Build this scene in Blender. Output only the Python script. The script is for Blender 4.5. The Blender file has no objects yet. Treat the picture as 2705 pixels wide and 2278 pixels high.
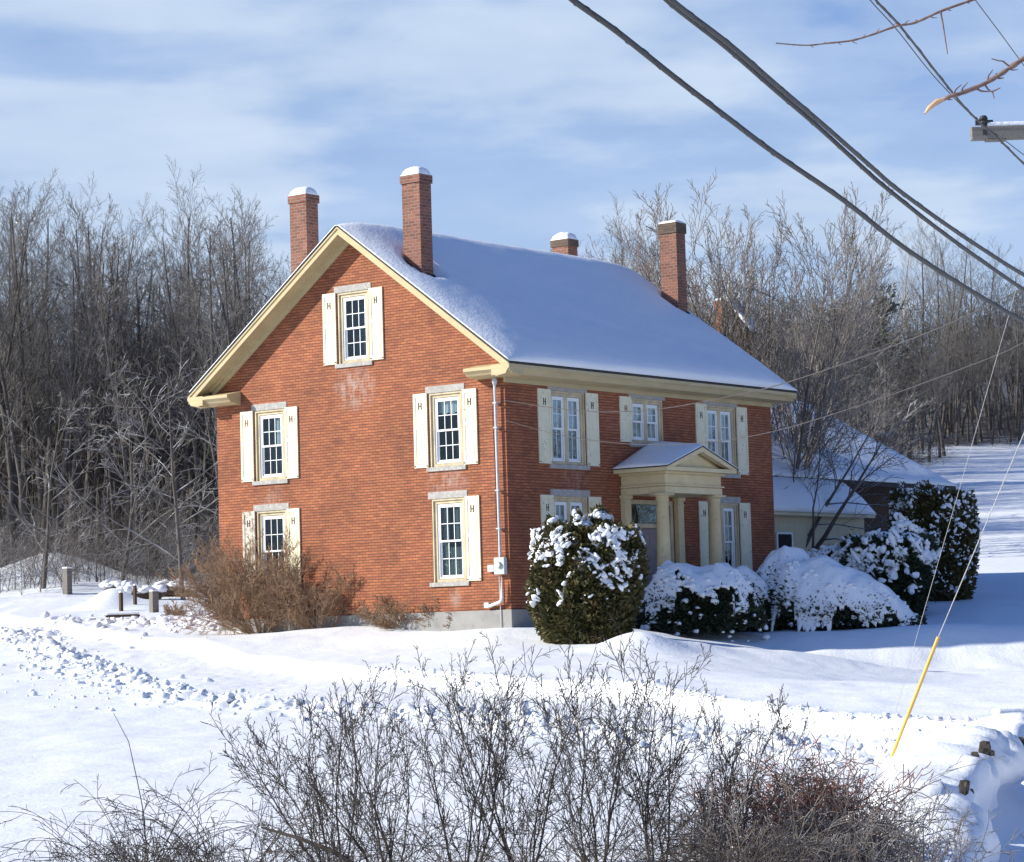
import bpy, bmesh, math, random
import numpy as np
from mathutils import Vector, Matrix
R = math.radians
scene = bpy.context.scene
# ------------------------------------------------------------ camera
CAMZ = -0.252
cd = bpy.data.cameras.new('camera'); cam = bpy.data.objects.new('camera', cd); scene.collection.objects.link(cam)
PITCH, ROLL, FPX = R(4.4304), R(1.6623), 7065.55
cd.sensor_width = 36; cd.sensor_fit = 'HORIZONTAL'; cd.lens = FPX / 2705 * 36
cd.clip_start = 0.5; cd.clip_end = 3000
cam.matrix_world = Matrix.Translation((0, 0, CAMZ)) @ Matrix.Rotation(R(90) + PITCH, 4, 'X') @ Matrix.Rotation(-ROLL, 4, 'Z')
scene.camera = cam
# ------------------------------------------------------------ sun, sky, exposure
SUN = Vector((-1.441, -0.157, 0.735)).normalized()
sl = bpy.data.lights.new('sun', 'SUN'); sl.energy = 5.0; sl.angle = R(0.55); sl.color = (1, 0.95, 0.82)
so = bpy.data.objects.new('sun', sl); scene.collection.objects.link(so)
so.rotation_euler = SUN.to_track_quat('Z', 'Y').to_euler(); so.location = SUN * 60
w = bpy.data.worlds.new('World'); scene.world = w; w.use_nodes = True
nt = w.node_tree; nt.nodes.clear()
def N(t, ty, **k):
    n = t.nodes.new(ty)
    for a, b in k.items():
        if a.startswith('i_'):
            key = a[2:]; key = int(key) if key.isdigit() else key.replace('_', ' ')
            n.inputs[key].default_value = b
        else: setattr(n, a, b)
    return n
def ramp(t, src, stops, interp='LINEAR'):
    n = t.nodes.new('ShaderNodeValToRGB'); cr = n.color_ramp; cr.interpolation = interp
    while len(cr.elements) < len(stops): cr.elements.new(0.5)
    for e, (p, c) in zip(cr.elements, stops):
        e.position = p; e.color = (c, c, c, 1) if isinstance(c, (int, float)) else (*c, 1)
    t.links.new(src, n.inputs[0]); return n.outputs[0]
def mixc(t, fac, a, b, mode='MIX'):
    n = t.nodes.new('ShaderNodeMix'); n.data_type = 'RGBA'; n.blend_type = mode
    for s, v in ((n.inputs[0], fac), (n.inputs[6], a), (n.inputs[7], b)):
        if isinstance(v, (int, float)): s.default_value = v
        elif isinstance(v, tuple): s.default_value = (*v, 1)
        else: t.links.new(v, s)
    return n.outputs[2]
def mth(t, op, a, b=None, c=None):
    n = t.nodes.new('ShaderNodeMath'); n.operation = op
    for s, v in zip(n.inputs, (a, b, c)):
        if v is None: continue
        if isinstance(v, (int, float)): s.default_value = v
        else: t.links.new(v, s)
    return n.outputs[0]
sky = N(nt, 'ShaderNodeTexSky', sky_type='NISHITA', sun_disc=False, sun_elevation=math.asin(SUN.z),
        sun_rotation=math.atan2(SUN.x, SUN.y), altitude=200, air_density=1.0, dust_density=0.4, ozone_density=2.0)
skyc = mixc(nt, 1.0, sky.outputs[0], (0.033, 0.072, 0.132), 'MULTIPLY')
tc = N(nt, 'ShaderNodeTexCoord'); sep = N(nt, 'ShaderNodeSeparateXYZ'); nt.links.new(tc.outputs['Generated'], sep.inputs[0])
den = mth(nt, 'ADD', mth(nt, 'MAXIMUM', sep.outputs[2], 0.0), 0.10)
px_ = mth(nt, 'DIVIDE', sep.outputs[0], den); py_ = mth(nt, 'DIVIDE', sep.outputs[1], den)
cmb = N(nt, 'ShaderNodeCombineXYZ'); nt.links.new(mth(nt, 'MULTIPLY', px_, 1.0), cmb.inputs[0]); nt.links.new(mth(nt, 'MULTIPLY', py_, 1.0), cmb.inputs[1])
no = N(nt, 'ShaderNodeTexNoise', i_Scale=1.5, i_Detail=7.0, i_Roughness=0.5, i_Distortion=0.5); nt.links.new(cmb.outputs[0], no.inputs['Vector'])
no2 = N(nt, 'ShaderNodeTexNoise', i_Scale=3.6, i_Detail=5.0, i_Roughness=0.5); nt.links.new(cmb.outputs[0], no2.inputs['Vector'])
dens = mth(nt, 'ADD', mth(nt, 'MULTIPLY', no.outputs[0], 0.72), mth(nt, 'MULTIPLY', no2.outputs[0], 0.28))
# the cloud bank thins towards the right-hand side and up high
dens = mth(nt, 'SUBTRACT', dens, mth(nt, 'MULTIPLY', mth(nt, 'MAXIMUM', mth(nt, 'ADD', sep.outputs[0], 0.02), 0.0), 0.50))
dens = mth(nt, 'SUBTRACT', dens, mth(nt, 'MULTIPLY', sep.outputs[2], 0.22))
cl = ramp(nt, dens, [(0.22, 0.18), (0.34, 0.62), (0.48, 0.97)], 'EASE')
# close to the horizon everything goes pale
hz = ramp(nt, sep.outputs[2], [(0.04, 0.9), (0.16, 0.7), (0.30, 0.0)])
cl = mth(nt, 'MAXIMUM', cl, hz)
# overhead the sky is clear
cl = mth(nt, 'MULTIPLY', cl, ramp(nt, sep.outputs[2], [(0.26, 1.0), (0.42, 0.10)]))
cloudc = mixc(nt, no2.outputs[0], (0.35, 0.48, 0.69), (0.66, 0.76, 0.90))
fin = mixc(nt, cl, skyc, cloudc)
bg = N(nt, 'ShaderNodeBackground', i_Strength=0.080)
fin10 = mixc(nt, 1.0, fin, (10.0, 10.0, 10.0), 'MULTIPLY')
nt.links.new(fin10, bg.inputs[0])
wo = N(nt, 'ShaderNodeOutputWorld'); nt.links.new(bg.outputs[0], wo.inputs[0])
scene.view_settings.view_transform = 'Standard'; scene.view_settings.look = 'None'
scene.view_settings.exposure = 0.50; scene.view_settings.gamma = 1
scene.cycles.max_bounces = 6; scene.cycles.diffuse_bounces = 3; scene.cycles.glossy_bounces = 2
scene.cycles.transparent_max_bounces = 10; scene.cycles.use_denoising = True
# ------------------------------------------------------------ helpers
col = scene.collection
def pray(px, py):                       # direction of a photograph pixel, used to survey positions
    a = px - 1352.5; b = 1139 - py; c, s = math.cos(ROLL_), math.sin(ROLL_)
    u = (a * c + b * s) / FPX; v = (-a * s + b * c) / FPX
    return Vector((u, math.cos(PITCH) - v * math.sin(PITCH), math.sin(PITCH) + v * math.cos(PITCH)))
ROLL_ = 0.029013
def at(px, py, y):
    d = pray(px, py); return Vector((d.x / d.y * y, y, CAMZ + d.z / d.y * y))
def tag(o, label=None, cat=None, group=None, kind=None):
    if label: o['label'] = label
    if cat: o['category'] = cat
    if group: o['group'] = group
    if kind: o['kind'] = kind
    return o
def empty(name, loc=(0, 0, 0), rz=0):
    o = bpy.data.objects.new(name, None); o.empty_display_size = 0.3
    col.objects.link(o); o.location = loc; o.rotation_euler = (0, 0, rz); return o
def autouv(me):
    n = len(me.loops)
    if n == 0: return
    co = np.empty(len(me.vertices) * 3); me.vertices.foreach_get('co', co); co = co.reshape(-1, 3)
    li = np.empty(n, dtype=np.int32); me.loops.foreach_get('vertex_index', li)
    ls = np.empty(len(me.polygons), dtype=np.int32); me.polygons.foreach_get('loop_total', ls)
    no = np.empty(len(me.polygons) * 3); me.polygons.foreach_get('normal', no); no = no.reshape(-1, 3)
    nl = np.repeat(np.abs(no), ls, axis=0); c = co[li]
    u = np.where((nl[:, 0] > nl[:, 1])[:, None], c[:, [1, 2]], c[:, [0, 2]])
    u = np.where((nl[:, 2] > 0.9)[:, None], c[:, [0, 1]], u)
    lay = me.uv_layers.new(name='UVMap'); lay.data.foreach_set('uv', u.astype(np.float32).ravel())
class MB:
    def __init__(s, tf=None): s.v = []; s.f = []; s.m = []; s.tf = tf or (lambda a, b, c: (a, b, c)); s.mi = 0
    def poly(s, pts, faces):
        b = len(s.v); s.v += [s.tf(*p) for p in pts]
        for f in faces: s.f.append([b + i for i in f]); s.m.append(s.mi)
    def box(s, x0, x1, y0, y1, z0, z1):
        p = [(x, y, z) for x in (x0, x1) for y in (y0, y1) for z in (z0, z1)]
        s.poly(p, [(0, 1, 3, 2), (4, 6, 7, 5), (0, 4, 5, 1), (2, 3, 7, 6), (0, 2, 6, 4), (1, 5, 7, 3)])
    def prism(s, prof, x0, x1, order=lambda x, a, b: (x, a, b)):
        n = len(prof)
        p = [order(x0, a, b) for a, b in prof] + [order(x1, a, b) for a, b in prof]
        s.poly(p, [tuple(range(n)), tuple(range(2 * n - 1, n - 1, -1))] + [(i, (i + 1) % n, n + (i + 1) % n, n + i) for i in range(n)])
    def lathe(s, cx, cy, prof, k=20):
        p = []
        for r, z in prof:
            p += [(cx + r * math.cos(2 * math.pi * i / k), cy + r * math.sin(2 * math.pi * i / k), z) for i in range(k)]
        f = [(j * k + i, j * k + (i + 1) % k, (j + 1) * k + (i + 1) % k, (j + 1) * k + i) for j in range(len(prof) - 1) for i in range(k)]
        f += [tuple(range(k)), tuple((len(prof) - 1) * k + i for i in range(k))]
        s.poly(p, f)
    def build(s, name, mats, parent=None, bevel=0, smooth=False):
        me = bpy.data.meshes.new(name); me.from_pydata([tuple(v) for v in s.v], [], s.f)
        for m in (mats if isinstance(mats, (list, tuple)) else [mats]): me.materials.append(m)
        me.polygons.foreach_set('material_index', s.m)
        bm = bmesh.new(); bm.from_mesh(me); bmesh.ops.recalc_face_normals(bm, faces=bm.faces); bm.to_mesh(me); bm.free()
        if smooth: me.polygons.foreach_set('use_smooth', [True] * len(me.polygons))
        me.update(); autouv(me)
        o = bpy.data.objects.new(name, me); col.objects.link(o)
        if parent: o.parent = parent
        if bevel:
            b = o.modifiers.new('bevel', 'BEVEL'); b.width = bevel; b.segments = 2; b.limit_method = 'ANGLE'
        return o
def quadmesh(name, V, Q, mat, parent=None, smooth=True, loc=None):
    V = np.asarray(V, dtype=np.float32); Q = np.asarray(Q, dtype=np.int32)
    me = bpy.data.meshes.new(name); me.vertices.add(len(V)); me.vertices.foreach_set('co', V.ravel())
    me.loops.add(len(Q) * 4); me.loops.foreach_set('vertex_index', Q.ravel())
    me.polygons.add(len(Q)); me.polygons.foreach_set('loop_start', np.arange(len(Q), dtype=np.int32) * 4)
    me.polygons.foreach_set('loop_total', np.full(len(Q), 4, dtype=np.int32))
    me.polygons.foreach_set('use_smooth', np.full(len(Q), smooth))
    for m in (mat if isinstance(mat, (list, tuple)) else [mat]): me.materials.append(m)
    me.update(calc_edges=True); me.validate()
    o = bpy.data.objects.new(name, me); col.objects.link(o)
    if parent: o.parent = parent
    if loc is not None: o.location = loc
    return o
def tubes(polys):
    """polys: list of (pts, radii, k) -> verts, quads"""
    groups = {}
    for pts, rad, k in polys: groups.setdefault((len(pts), k), []).append((pts, rad))
    VV = []; QQ = []; base = 0
    for (n, k), L in groups.items():
        P = np.array([a for a, b in L], dtype=np.float64); Rr = np.array([b for a, b in L])
        T = np.empty_like(P); T[:, 1:-1] = P[:, 2:] - P[:, :-2]; T[:, 0] = P[:, 1] - P[:, 0]; T[:, -1] = P[:, -1] - P[:, -2]
        T /= np.linalg.norm(T, axis=2, keepdims=True) + 1e-9
        mt = T.mean(axis=1); ref = np.where((np.abs(mt[:, 2:3]) > 0.8), np.array([[1., 0, 0]]), np.array([[0, 0, 1.]]))[:, None, :]
        A = np.cross(T, np.broadcast_to(ref, T.shape)); A /= np.linalg.norm(A, axis=2, keepdims=True) + 1e-9
        B = np.cross(T, A)
        ang = np.arange(k) * 2 * np.pi / k
        V = P[:, :, None, :] + Rr[:, :, None, None] * (A[:, :, None, :] * np.cos(ang)[None, None, :, None] + B[:, :, None, :] * np.sin(ang)[None, None, :, None])
        M = len(L); idx = base + np.arange(M * n * k).reshape(M, n, k)
        a = idx[:, :-1, :]; b = idx[:, 1:, :]
        Q = np.stack([a, np.roll(a, -1, axis=2), np.roll(b, -1, axis=2), b], axis=-1).reshape(-1, 4)
        VV.append(V.reshape(-1, 3)); QQ.append(Q); base += M * n * k
    return np.concatenate(VV), np.concatenate(QQ)
def nrm(v):
    l = math.sqrt(v[0] ** 2 + v[1] ** 2 + v[2] ** 2) or 1; return (v[0] / l, v[1] / l, v[2] / l)
def grow(out, rg, p, d, L, r, lev, P):
    n = P['seg'][lev]; st = L / n; pts = [p]; rad = [r]; w_ = P['wob'][lev]; tr = P['trop'][lev]; tp = P['tip']
    for i in range(n):
        d = nrm((d[0] + rg.gauss(0, w_), d[1] + rg.gauss(0, w_), d[2] + rg.gauss(0, w_) + tr))
        p = (p[0] + d[0] * st, p[1] + d[1] * st, p[2] + d[2] * st); pts.append(p)
        rad.append(max(r * (1 - (i + 1) / n * (1 - tp)), P['rmin']))
    out.append((lev, pts, rad))
    if lev + 1 >= len(P['n']): return
    N_ = P['n'][lev + 1]; s0 = P['start'][lev + 1]; az = rg.random() * 6.28
    for c in range(N_):
        t = s0 + (1 - s0) * (c + rg.random() * 0.9) / N_; f = min(t * n, n - 1e-4); i = int(f); f -= i
        q = tuple(pts[i][j] * (1 - f) + pts[i + 1][j] * f for j in range(3)); rr = rad[i] * (1 - f) + rad[i + 1] * f
        dl = nrm(tuple(pts[i + 1][j] - pts[i][j] for j in range(3)))
        az += 2.4 + rg.gauss(0, 0.5); a = R(P['ang'][lev + 1] + rg.gauss(0, 8))
        ref = (1, 0, 0) if abs(dl[2]) > 0.8 else (0, 0, 1)
        x = nrm((dl[1] * ref[2] - dl[2] * ref[1], dl[2] * ref[0] - dl[0] * ref[2], dl[0] * ref[1] - dl[1] * ref[0]))
        y = (dl[1] * x[2] - dl[2] * x[1], dl[2] * x[0] - dl[0] * x[2], dl[0] * x[1] - dl[1] * x[0])
        ca, sa = math.cos(a), math.sin(a); cz, sz = math.cos(az), math.sin(az)
        nd = tuple(dl[j] * ca + sa * (x[j] * cz + y[j] * sz) for j in range(3))
        sh = P['shape'](t) if lev == 0 else (1.1 - 0.6 * t)
        nl = P['len'][lev + 1] * L * sh * rg.uniform(0.75, 1.2)
        grow(out, rg, q, nd, nl, min(rr * P['rr'][lev + 1], rr * 0.9), lev + 1, P)
def make_tree(name, seed, P, H, r0, mt, mc, nstem=1, spread=0.0, lean=(0, 0), single=False):
    rg = random.Random(seed); out = []
    for s in range(nstem):
        a = s * 6.283 / max(nstem, 1) + rg.random() * 0.8; sp = spread * rg.uniform(0.5, 1.2) if nstem > 1 else 0
        d = nrm((math.cos(a) * sp + lean[0], math.sin(a) * sp + lean[1], 1))
        b = (math.cos(a) * 0.12 * r0 * 6 * (nstem > 1), math.sin(a) * 0.12 * r0 * 6 * (nstem > 1), -0.3)
        grow(out, rg, b, d, H * (rg.uniform(0.8, 1.0) if nstem > 1 else 1), r0 * (rg.uniform(.7, 1) if nstem > 1 else 1), 0, P)
    if single:
        V1, Q1 = tubes([(p, r, 6 if l == 0 else 4 if l == 1 else 3) for l, p, r in out]); return quadmesh(name, V1, Q1, mt)
    root = empty(name)
    Vt, Qt = tubes([(p, r, 7) for l, p, r in out if l == 0]); quadmesh('trunk', Vt, Qt, mt, root)
    Vc, Qc = tubes([(p, r, 4 if l == 1 else 3) for l, p, r in out if l > 0]); quadmesh('crown', Vc, Qc, mc, root)
    return root
def copy_tree(o, parent=None):
    c = o.copy(); col.objects.link(c); c.parent = parent
    for ch in list(o.children): copy_tree(ch, c)
    return c
# numpy value noise
_tab = np.random.RandomState(7).rand(512, 512)
def vn(x, y):
    x = np.asarray(x, float); y = np.asarray(y, float)
    xi = np.floor(x).astype(int); yi = np.floor(y).astype(int); fx = x - xi; fy = y - yi
    fx = fx * fx * (3 - 2 * fx); fy = fy * fy * (3 - 2 * fy); g = lambda a, b: _tab[a % 512, b % 512]
    return (g(xi, yi) * (1 - fx) + g(xi + 1, yi) * fx) * (1 - fy) + (g(xi, yi + 1) * (1 - fx) + g(xi + 1, yi + 1) * fx) * fy - 0.5
def fbm(x, y, o=4):
    s = 0; a = 1.0
    for i in range(o): s = s + a * vn(x + 17.3 * i, y - 9.1 * i); x = x * 2.03; y = y * 2.03; a *= 0.5
    return s
def clumps(C_, S_, rs, flat=0.7, jit=0.25, st=1.35):
    """many small lumpy quad-spheres"""
    g = []; q = []
    n = 2; idx = {}
    def vid(p):
        k = tuple(p)
        if k not in idx: idx[k] = len(g); l = math.sqrt(sum((c - 1) ** 2 for c in p)) or 1; g.append([(c - 1) / l for c in p])
        return idx[k]
    for ax in range(3):
        for side in (0, n):
            for i in range(n):
                for j in range(n):
                    c4 = []
                    for (a, b) in ((i, j), (i + 1, j), (i + 1, j + 1), (i, j + 1)):
                        p = [0, 0, 0]; p[ax] = side; p[(ax + 1) % 3] = a; p[(ax + 2) % 3] = b; c4.append(vid(p))
                    q.append(c4 if side else c4[::-1])
    g = np.array(g); q = np.array(q); M = len(C_)
    C_ = np.asarray(C_); S_ = np.asarray(S_)
    d = g[None] * (1 + rs.uniform(-jit, jit, (M, len(g), 1)))
    a = rs.rand(M) * 6.28; ca, sa = np.cos(a)[:, None], np.sin(a)[:, None]
    d = d * np.stack([rs.uniform(.75, st, M), rs.uniform(.7, 1.15, M), np.full(M, flat) * rs.uniform(.7, 1.3, M)], -1)[:, None]
    x = d[..., 0] * ca - d[..., 1] * sa; y = d[..., 0] * sa + d[..., 1] * ca
    if st > 1.5: d[..., 2] += x * rs.normal(0, .5, M)[:, None] + y * rs.normal(0, .5, M)[:, None]
    V = C_[:, None] + np.stack([x, y, d[..., 2]], -1) * S_[:, None, None]
    Q = q[None] + (np.arange(M) * len(g))[:, None, None]
    return V.reshape(-1, 3), Q.reshape(-1, 4)
def leaves(C_, Nn, S_, rs, asp=2.2, tilt=0.6):
    """small quads around direction Nn"""
    C_ = np.asarray(C_); M = len(C_); S_ = np.asarray(S_)[:, None]
    d = np.asarray(Nn) + rs.normal(0, tilt, (M, 3)); d /= np.linalg.norm(d, axis=1, keepdims=True)
    r = rs.normal(0, 1, (M, 3)); a = np.cross(d, r); a /= np.linalg.norm(a, axis=1, keepdims=True)
    V = np.stack([C_ - a * S_ * .5, C_ - a * S_ * .35 + d * S_ * asp * .8, C_ + d * S_ * asp * 1.2, C_ + a * S_ * .5 + d * S_ * asp * .4], 1)
    return V.reshape(-1, 3), np.arange(M * 4).reshape(-1, 4)
# ------------------------------------------------------------ materials
def mat(name, base=(0.5, 0.5, 0.5), rough=0.7, **k):
    m = bpy.data.materials.new(name); m.use_nodes = True; t = m.node_tree; b = t.nodes['Principled BSDF']
    b.inputs['Base Color'].default_value = (*base, 1); b.inputs['Roughness'].default_value = rough
    for a, v in k.items(): b.inputs[a.replace('_', ' ')].default_value = v
    return m, t, b
def noise(t, scale, det=4, rough=0.55, vec=None, coord='Object', stretch=None):
    n = N(t, 'ShaderNodeTexNoise', i_Scale=scale, i_Detail=float(det), i_Roughness=rough)
    c = N(t, 'ShaderNodeTexCoord'); v = c.outputs[coord]
    if stretch:
        mp = N(t, 'ShaderNodeMapping'); mp.inputs['Scale'].default_value = stretch; t.links.new(v, mp.inputs[0]); v = mp.outputs[0]
    t.links.new(v, n.inputs['Vector']); return n.outputs[0]
def bump(t, b, h, st=0.3, dist=0.02):
    n = N(t, 'ShaderNodeBump', i_Strength=st, i_Distance=dist); t.links.new(h, n.inputs['Height']); t.links.new(n.outputs[0], b.inputs['Normal'])
def mottled(name, c1, c2, scale=3, rough=0.8, bmp=0.2, dist=0.01, c3=None, s3=12, th=(0.55, 0.65), stretch=None):
    m, t, b = mat(name, c1, rough)
    c = mixc(t, ramp(t, noise(t, scale, 5, stretch=stretch), [(0.3, 0.0), (0.7, 1.0)]), c1, c2)
    if c3: c = mixc(t, ramp(t, noise(t, s3, 5, stretch=stretch), [(th[0], 0.0), (th[1], 1.0)]), c, c3)
    t.links.new(c, b.inputs['Base Color'])
    if bmp: bump(t, b, noise(t, scale * 8, 4), bmp, dist)
    return m
def snowmat(name='snow', base=(0.83, 0.85, 0.88), field=False):
    m, t, b = mat(name, base, 0.55); b.inputs['Specular IOR Level'].default_value = 0.25
    h = mth(t, 'ADD', mth(t, 'MULTIPLY', noise(t, 1.3, 3), 3.0), noise(t, 14, 4))
    if field: h = mth(t, 'ADD', h, mth(t, 'MULTIPLY', noise(t, 0.5, 3, stretch=(0.5, 1.6, 1)), 4.0))
    bump(t, b, h, 0.25, 0.05)
    if field:
        # past the tree line the snow is coloured dark, standing in for shaded woods
        at_ = N(t, 'ShaderNodeAttribute', attribute_name='woods_shade')
        f = mth(t, 'MULTIPLY', at_.outputs['Fac'], ramp(t, noise(t, 0.6, 4), [(0.30, 0.75), (0.6, 1.0)]))
        c = mixc(t, f, base, (0.035, 0.028, 0.024)); t.links.new(c, b.inputs['Base Color'])
    return m
M_snow = snowmat(); M_field = snowmat('snow_field', field=True)
def brickmat(name, ca, cb, mort, stains=(), bedk=0.44, ms=0.009, row=0.077):
    m, t, b = mat(name, ca, 0.85); uv = N(t, 'ShaderNodeTexCoord').outputs['UV']
    nz = N(t, 'ShaderNodeTexNoise', i_Scale=1.2, i_Detail=2.0); t.links.new(uv, nz.inputs['Vector'])
    off = N(t, 'ShaderNodeVectorMath', operation='MULTIPLY_ADD'); t.links.new(nz.outputs['Color'], off.inputs[0]); off.inputs[1].default_value = (0.0, 0.03, 0); t.links.new(uv, off.inputs[2])
    br = N(t, 'ShaderNodeTexBrick', offset=0.5); br.inputs['Scale'].default_value = 1.0
    br.inputs['Brick Width'].default_value = 0.22; br.inputs['Row Height'].default_value = row
    br.inputs['Mortar Size'].default_value = ms; br.inputs['Mortar Smooth'].default_value = 0.35; br.inputs['Bias'].default_value = -0.1
    br.inputs['Color1'].default_value = (*ca, 1); br.inputs['Color2'].default_value = (*cb, 1); br.inputs['Mortar'].default_value = (*mort, 1)
    t.links.new(off.outputs[0], br.inputs['Vector'])
    sv = N(t, 'ShaderNodeSeparateXYZ'); t.links.new(off.outputs[0], sv.inputs[0])
    fr_ = mth(t, 'ABSOLUTE', mth(t, 'SUBTRACT', mth(t, 'FRACT', mth(t, 'ADD', mth(t, 'DIVIDE', sv.outputs[1], 0.077), 0.5)), 0.5))
    bed = ramp(t, fr_, [(0.08, 0.0), (0.22, 1.0)])
    n1 = N(t, 'ShaderNodeTexNoise', i_Scale=0.7, i_Detail=6.0, i_Roughness=0.65); t.links.new(uv, n1.inputs['Vector'])
    n2 = N(t, 'ShaderNodeTexNoise', i_Scale=9.0, i_Detail=3.0); mp = N(t, 'ShaderNodeMapping'); mp.inputs['Scale'].default_value = (0.35, 1.4, 1)
    t.links.new(uv, mp.inputs[0]); t.links.new(mp.outputs[0], n2.inputs['Vector'])
    v = mth(t, 'ADD', ramp(t, n1.outputs[0], [(0.3, 0.66), (0.7, 1.14)]), mth(t, 'MULTIPLY', mth(t, 'SUBTRACT', n2.outputs[0], 0.5), 0.7))
    vv = N(t, 'ShaderNodeCombineColor'); [t.links.new(v, vv.inputs[i]) for i in range(3)]
    c = mixc(t, 1.0, br.outputs[0], vv.outputs[0], 'MULTIPLY')
    bc = N(t, 'ShaderNodeCombineColor'); bv = mth(t, 'ADD', mth(t, 'MULTIPLY', bed, bedk), 1 - bedk); [t.links.new(bv, bc.inputs[i]) for i in range(3)]
    c = mixc(t, 1.0, c, bc.outputs[0], 'MULTIPLY')
    if stains:
        su = N(t, 'ShaderNodeSeparateXYZ'); t.links.new(uv, su.inputs[0])
        ns = N(t, 'ShaderNodeTexNoise', i_Scale=3.5, i_Detail=5.0, i_Roughness=0.65); m2 = N(t, 'ShaderNodeMapping'); m2.inputs['Scale'].default_value = (1.6, .6, 1)
        t.links.new(uv, m2.inputs[0]); t.links.new(m2.outputs[0], ns.inputs['Vector']); acc = 0.0
        for (cu, cz, ru, rz, stg) in stains:
            du = mth(t, 'DIVIDE', mth(t, 'SUBTRACT', su.outputs[0], cu), ru); dz = mth(t, 'DIVIDE', mth(t, 'SUBTRACT', su.outputs[1], cz), rz)
            rr = mth(t, 'ADD', mth(t, 'POWER', mth(t, 'ABSOLUTE', du), 2.0), mth(t, 'POWER', mth(t, 'ABSOLUTE', dz), 2.0))
            k = mth(t, 'MULTIPLY', mth(t, 'MAXIMUM', mth(t, 'SUBTRACT', 1.0, rr), 0.0), stg); acc = mth(t, 'MAXIMUM', acc, k)
        f = mth(t, 'MULTIPLY', acc, ramp(t, ns.outputs[0], [(0.42, 0.0), (0.62, 1.0)]))
        c = mixc(t, f, c, (0.42, 0.36, 0.33))
    t.links.new(c, b.inputs['Base Color']); bump(t, b, mth(t, 'SUBTRACT', 1.0, br.outputs['Fac']), 0.5, 0.012)
    return m
# (u, z, half width, half height, strength) of the pale salt stains under the sills
M_brickg = brickmat('red_brick', (0.385, 0.133, 0.054), (0.275, 0.082, 0.038), (0.19, 0.062, 0.038),
                    [(5.2, 6.7, .85, .75, .55), (2.0, 3.95, .85, .55, .45), (8.4, 3.9, .6, .4, .35), (1.85, .95, .25, .45, .45)])
M_brickf = brickmat('red_brick_plain', (0.385, 0.133, 0.054), (0.275, 0.082, 0.038), (0.19, 0.062, 0.038), [(2.9, 4.0, .8, .35, .3)])
M_brickc = brickmat('chimney_brick', (0.26, 0.095, 0.06), (0.14, 0.052, 0.036), (0.24, 0.17, 0.135), (), 0.0, 0.013, 0.088)
M_brickd = brickmat('sooty_brick', (0.14, 0.085, 0.06), (0.08, 0.055, 0.045), (0.14, 0.12, 0.09))
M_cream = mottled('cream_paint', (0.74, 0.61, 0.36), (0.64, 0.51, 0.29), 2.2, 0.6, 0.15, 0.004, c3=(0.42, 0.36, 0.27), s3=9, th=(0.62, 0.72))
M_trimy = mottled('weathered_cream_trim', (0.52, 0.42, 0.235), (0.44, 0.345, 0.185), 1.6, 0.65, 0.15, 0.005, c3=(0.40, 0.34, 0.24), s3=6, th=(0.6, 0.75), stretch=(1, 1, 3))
M_shut = mottled('shutter_paint', (0.78, 0.73, 0.55), (0.70, 0.64, 0.45), 3, 0.6, 0.1, 0.003, c3=(0.33, 0.28, 0.22), s3=13, th=(0.63, 0.70))
M_shutworn = mottled('peeling_shutter_paint', (0.70, 0.66, 0.54), (0.50, 0.44, 0.37), 5, 0.75, 0.2, 0.004, c3=(0.30, 0.23, 0.18), s3=9, th=(0.5, 0.6))
M_casing = mottled('weathered_casing', (0.64, 0.54, 0.34), (0.40, 0.33, 0.23), 5, 0.8, 0.2, 0.004, stretch=(1, 1, .4))
M_white = mottled('white_vinyl', (0.82, 0.83, 0.84), (0.78, 0.79, 0.80), 4, 0.4, 0)
M_stone = mottled('grey_stone', (0.40, 0.38, 0.36), (0.30, 0.29, 0.27), 5, 0.85, 0.4, 0.01, c3=(0.50, 0.47, 0.42), s3=14)
M_conc = mottled('foundation_concrete', (0.32, 0.31, 0.30), (0.24, 0.235, 0.23), 2.0, 0.9, 0.4, 0.01, c3=(0.22, 0.21, 0.2), s3=4, th=(.6, .75))
M_shing = mottled('dark_shingle', (0.05, 0.05, 0.05), (0.03, 0.03, 0.03), 6, 0.9)
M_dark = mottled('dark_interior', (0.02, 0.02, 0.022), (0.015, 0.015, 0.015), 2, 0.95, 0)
M_hole = mottled('cut_out_shadow', (0.05, 0.04, 0.035), (0.03, 0.025, 0.02), 2, 0.95, 0)
M_rusty = mottled('rusty_red_cut_out', (0.30, 0.10, 0.06), (0.20, 0.07, 0.05), 3, 0.9, 0)
M_curt = mottled('net_curtain', (0.78, 0.79, 0.82), (0.62, 0.63, 0.66), 8, 0.9, 0.3, 0.01, stretch=(6, 6, .4))
M_sheer = mottled('dim_sheer_curtain', (0.20, 0.22, 0.22), (0.12, 0.14, 0.14), 8, 0.9, 0.3, 0.01, stretch=(6, 6, .4))
M_backing = mottled('dim_room_wall', (0.06, 0.08, 0.09), (0.10, 0.11, 0.12), 1.5, 0.9, 0)
M_metal = mottled('galvanised_metal', (0.55, 0.56, 0.57), (0.45, 0.46, 0.47), 9, 0.45, 0.1, 0.003)
M_box = mottled('grey_enamel', (0.52, 0.56, 0.54), (0.48, 0.52, 0.50), 5, 0.45, 0)
M_cable = mottled('black_cable', (0.022, 0.022, 0.024), (0.035, 0.036, 0.036), 30, 0.5, 0.2, 0.002)
M_wire = mottled('weathered_wire', (0.045, 0.038, 0.035), (0.07, 0.06, 0.055), 5, 0.6, 0)
M_steel = mottled('steel_strand', (0.34, 0.34, 0.34), (0.5, 0.5, 0.5), 30, 0.4, 0)
M_yel = mottled('yellow_guard', (0.75, 0.46, 0.10), (0.66, 0.38, 0.08), 6, 0.5, 0)
M_glassm, t, b = mat('window_glass'); t.nodes.remove(b)
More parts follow.
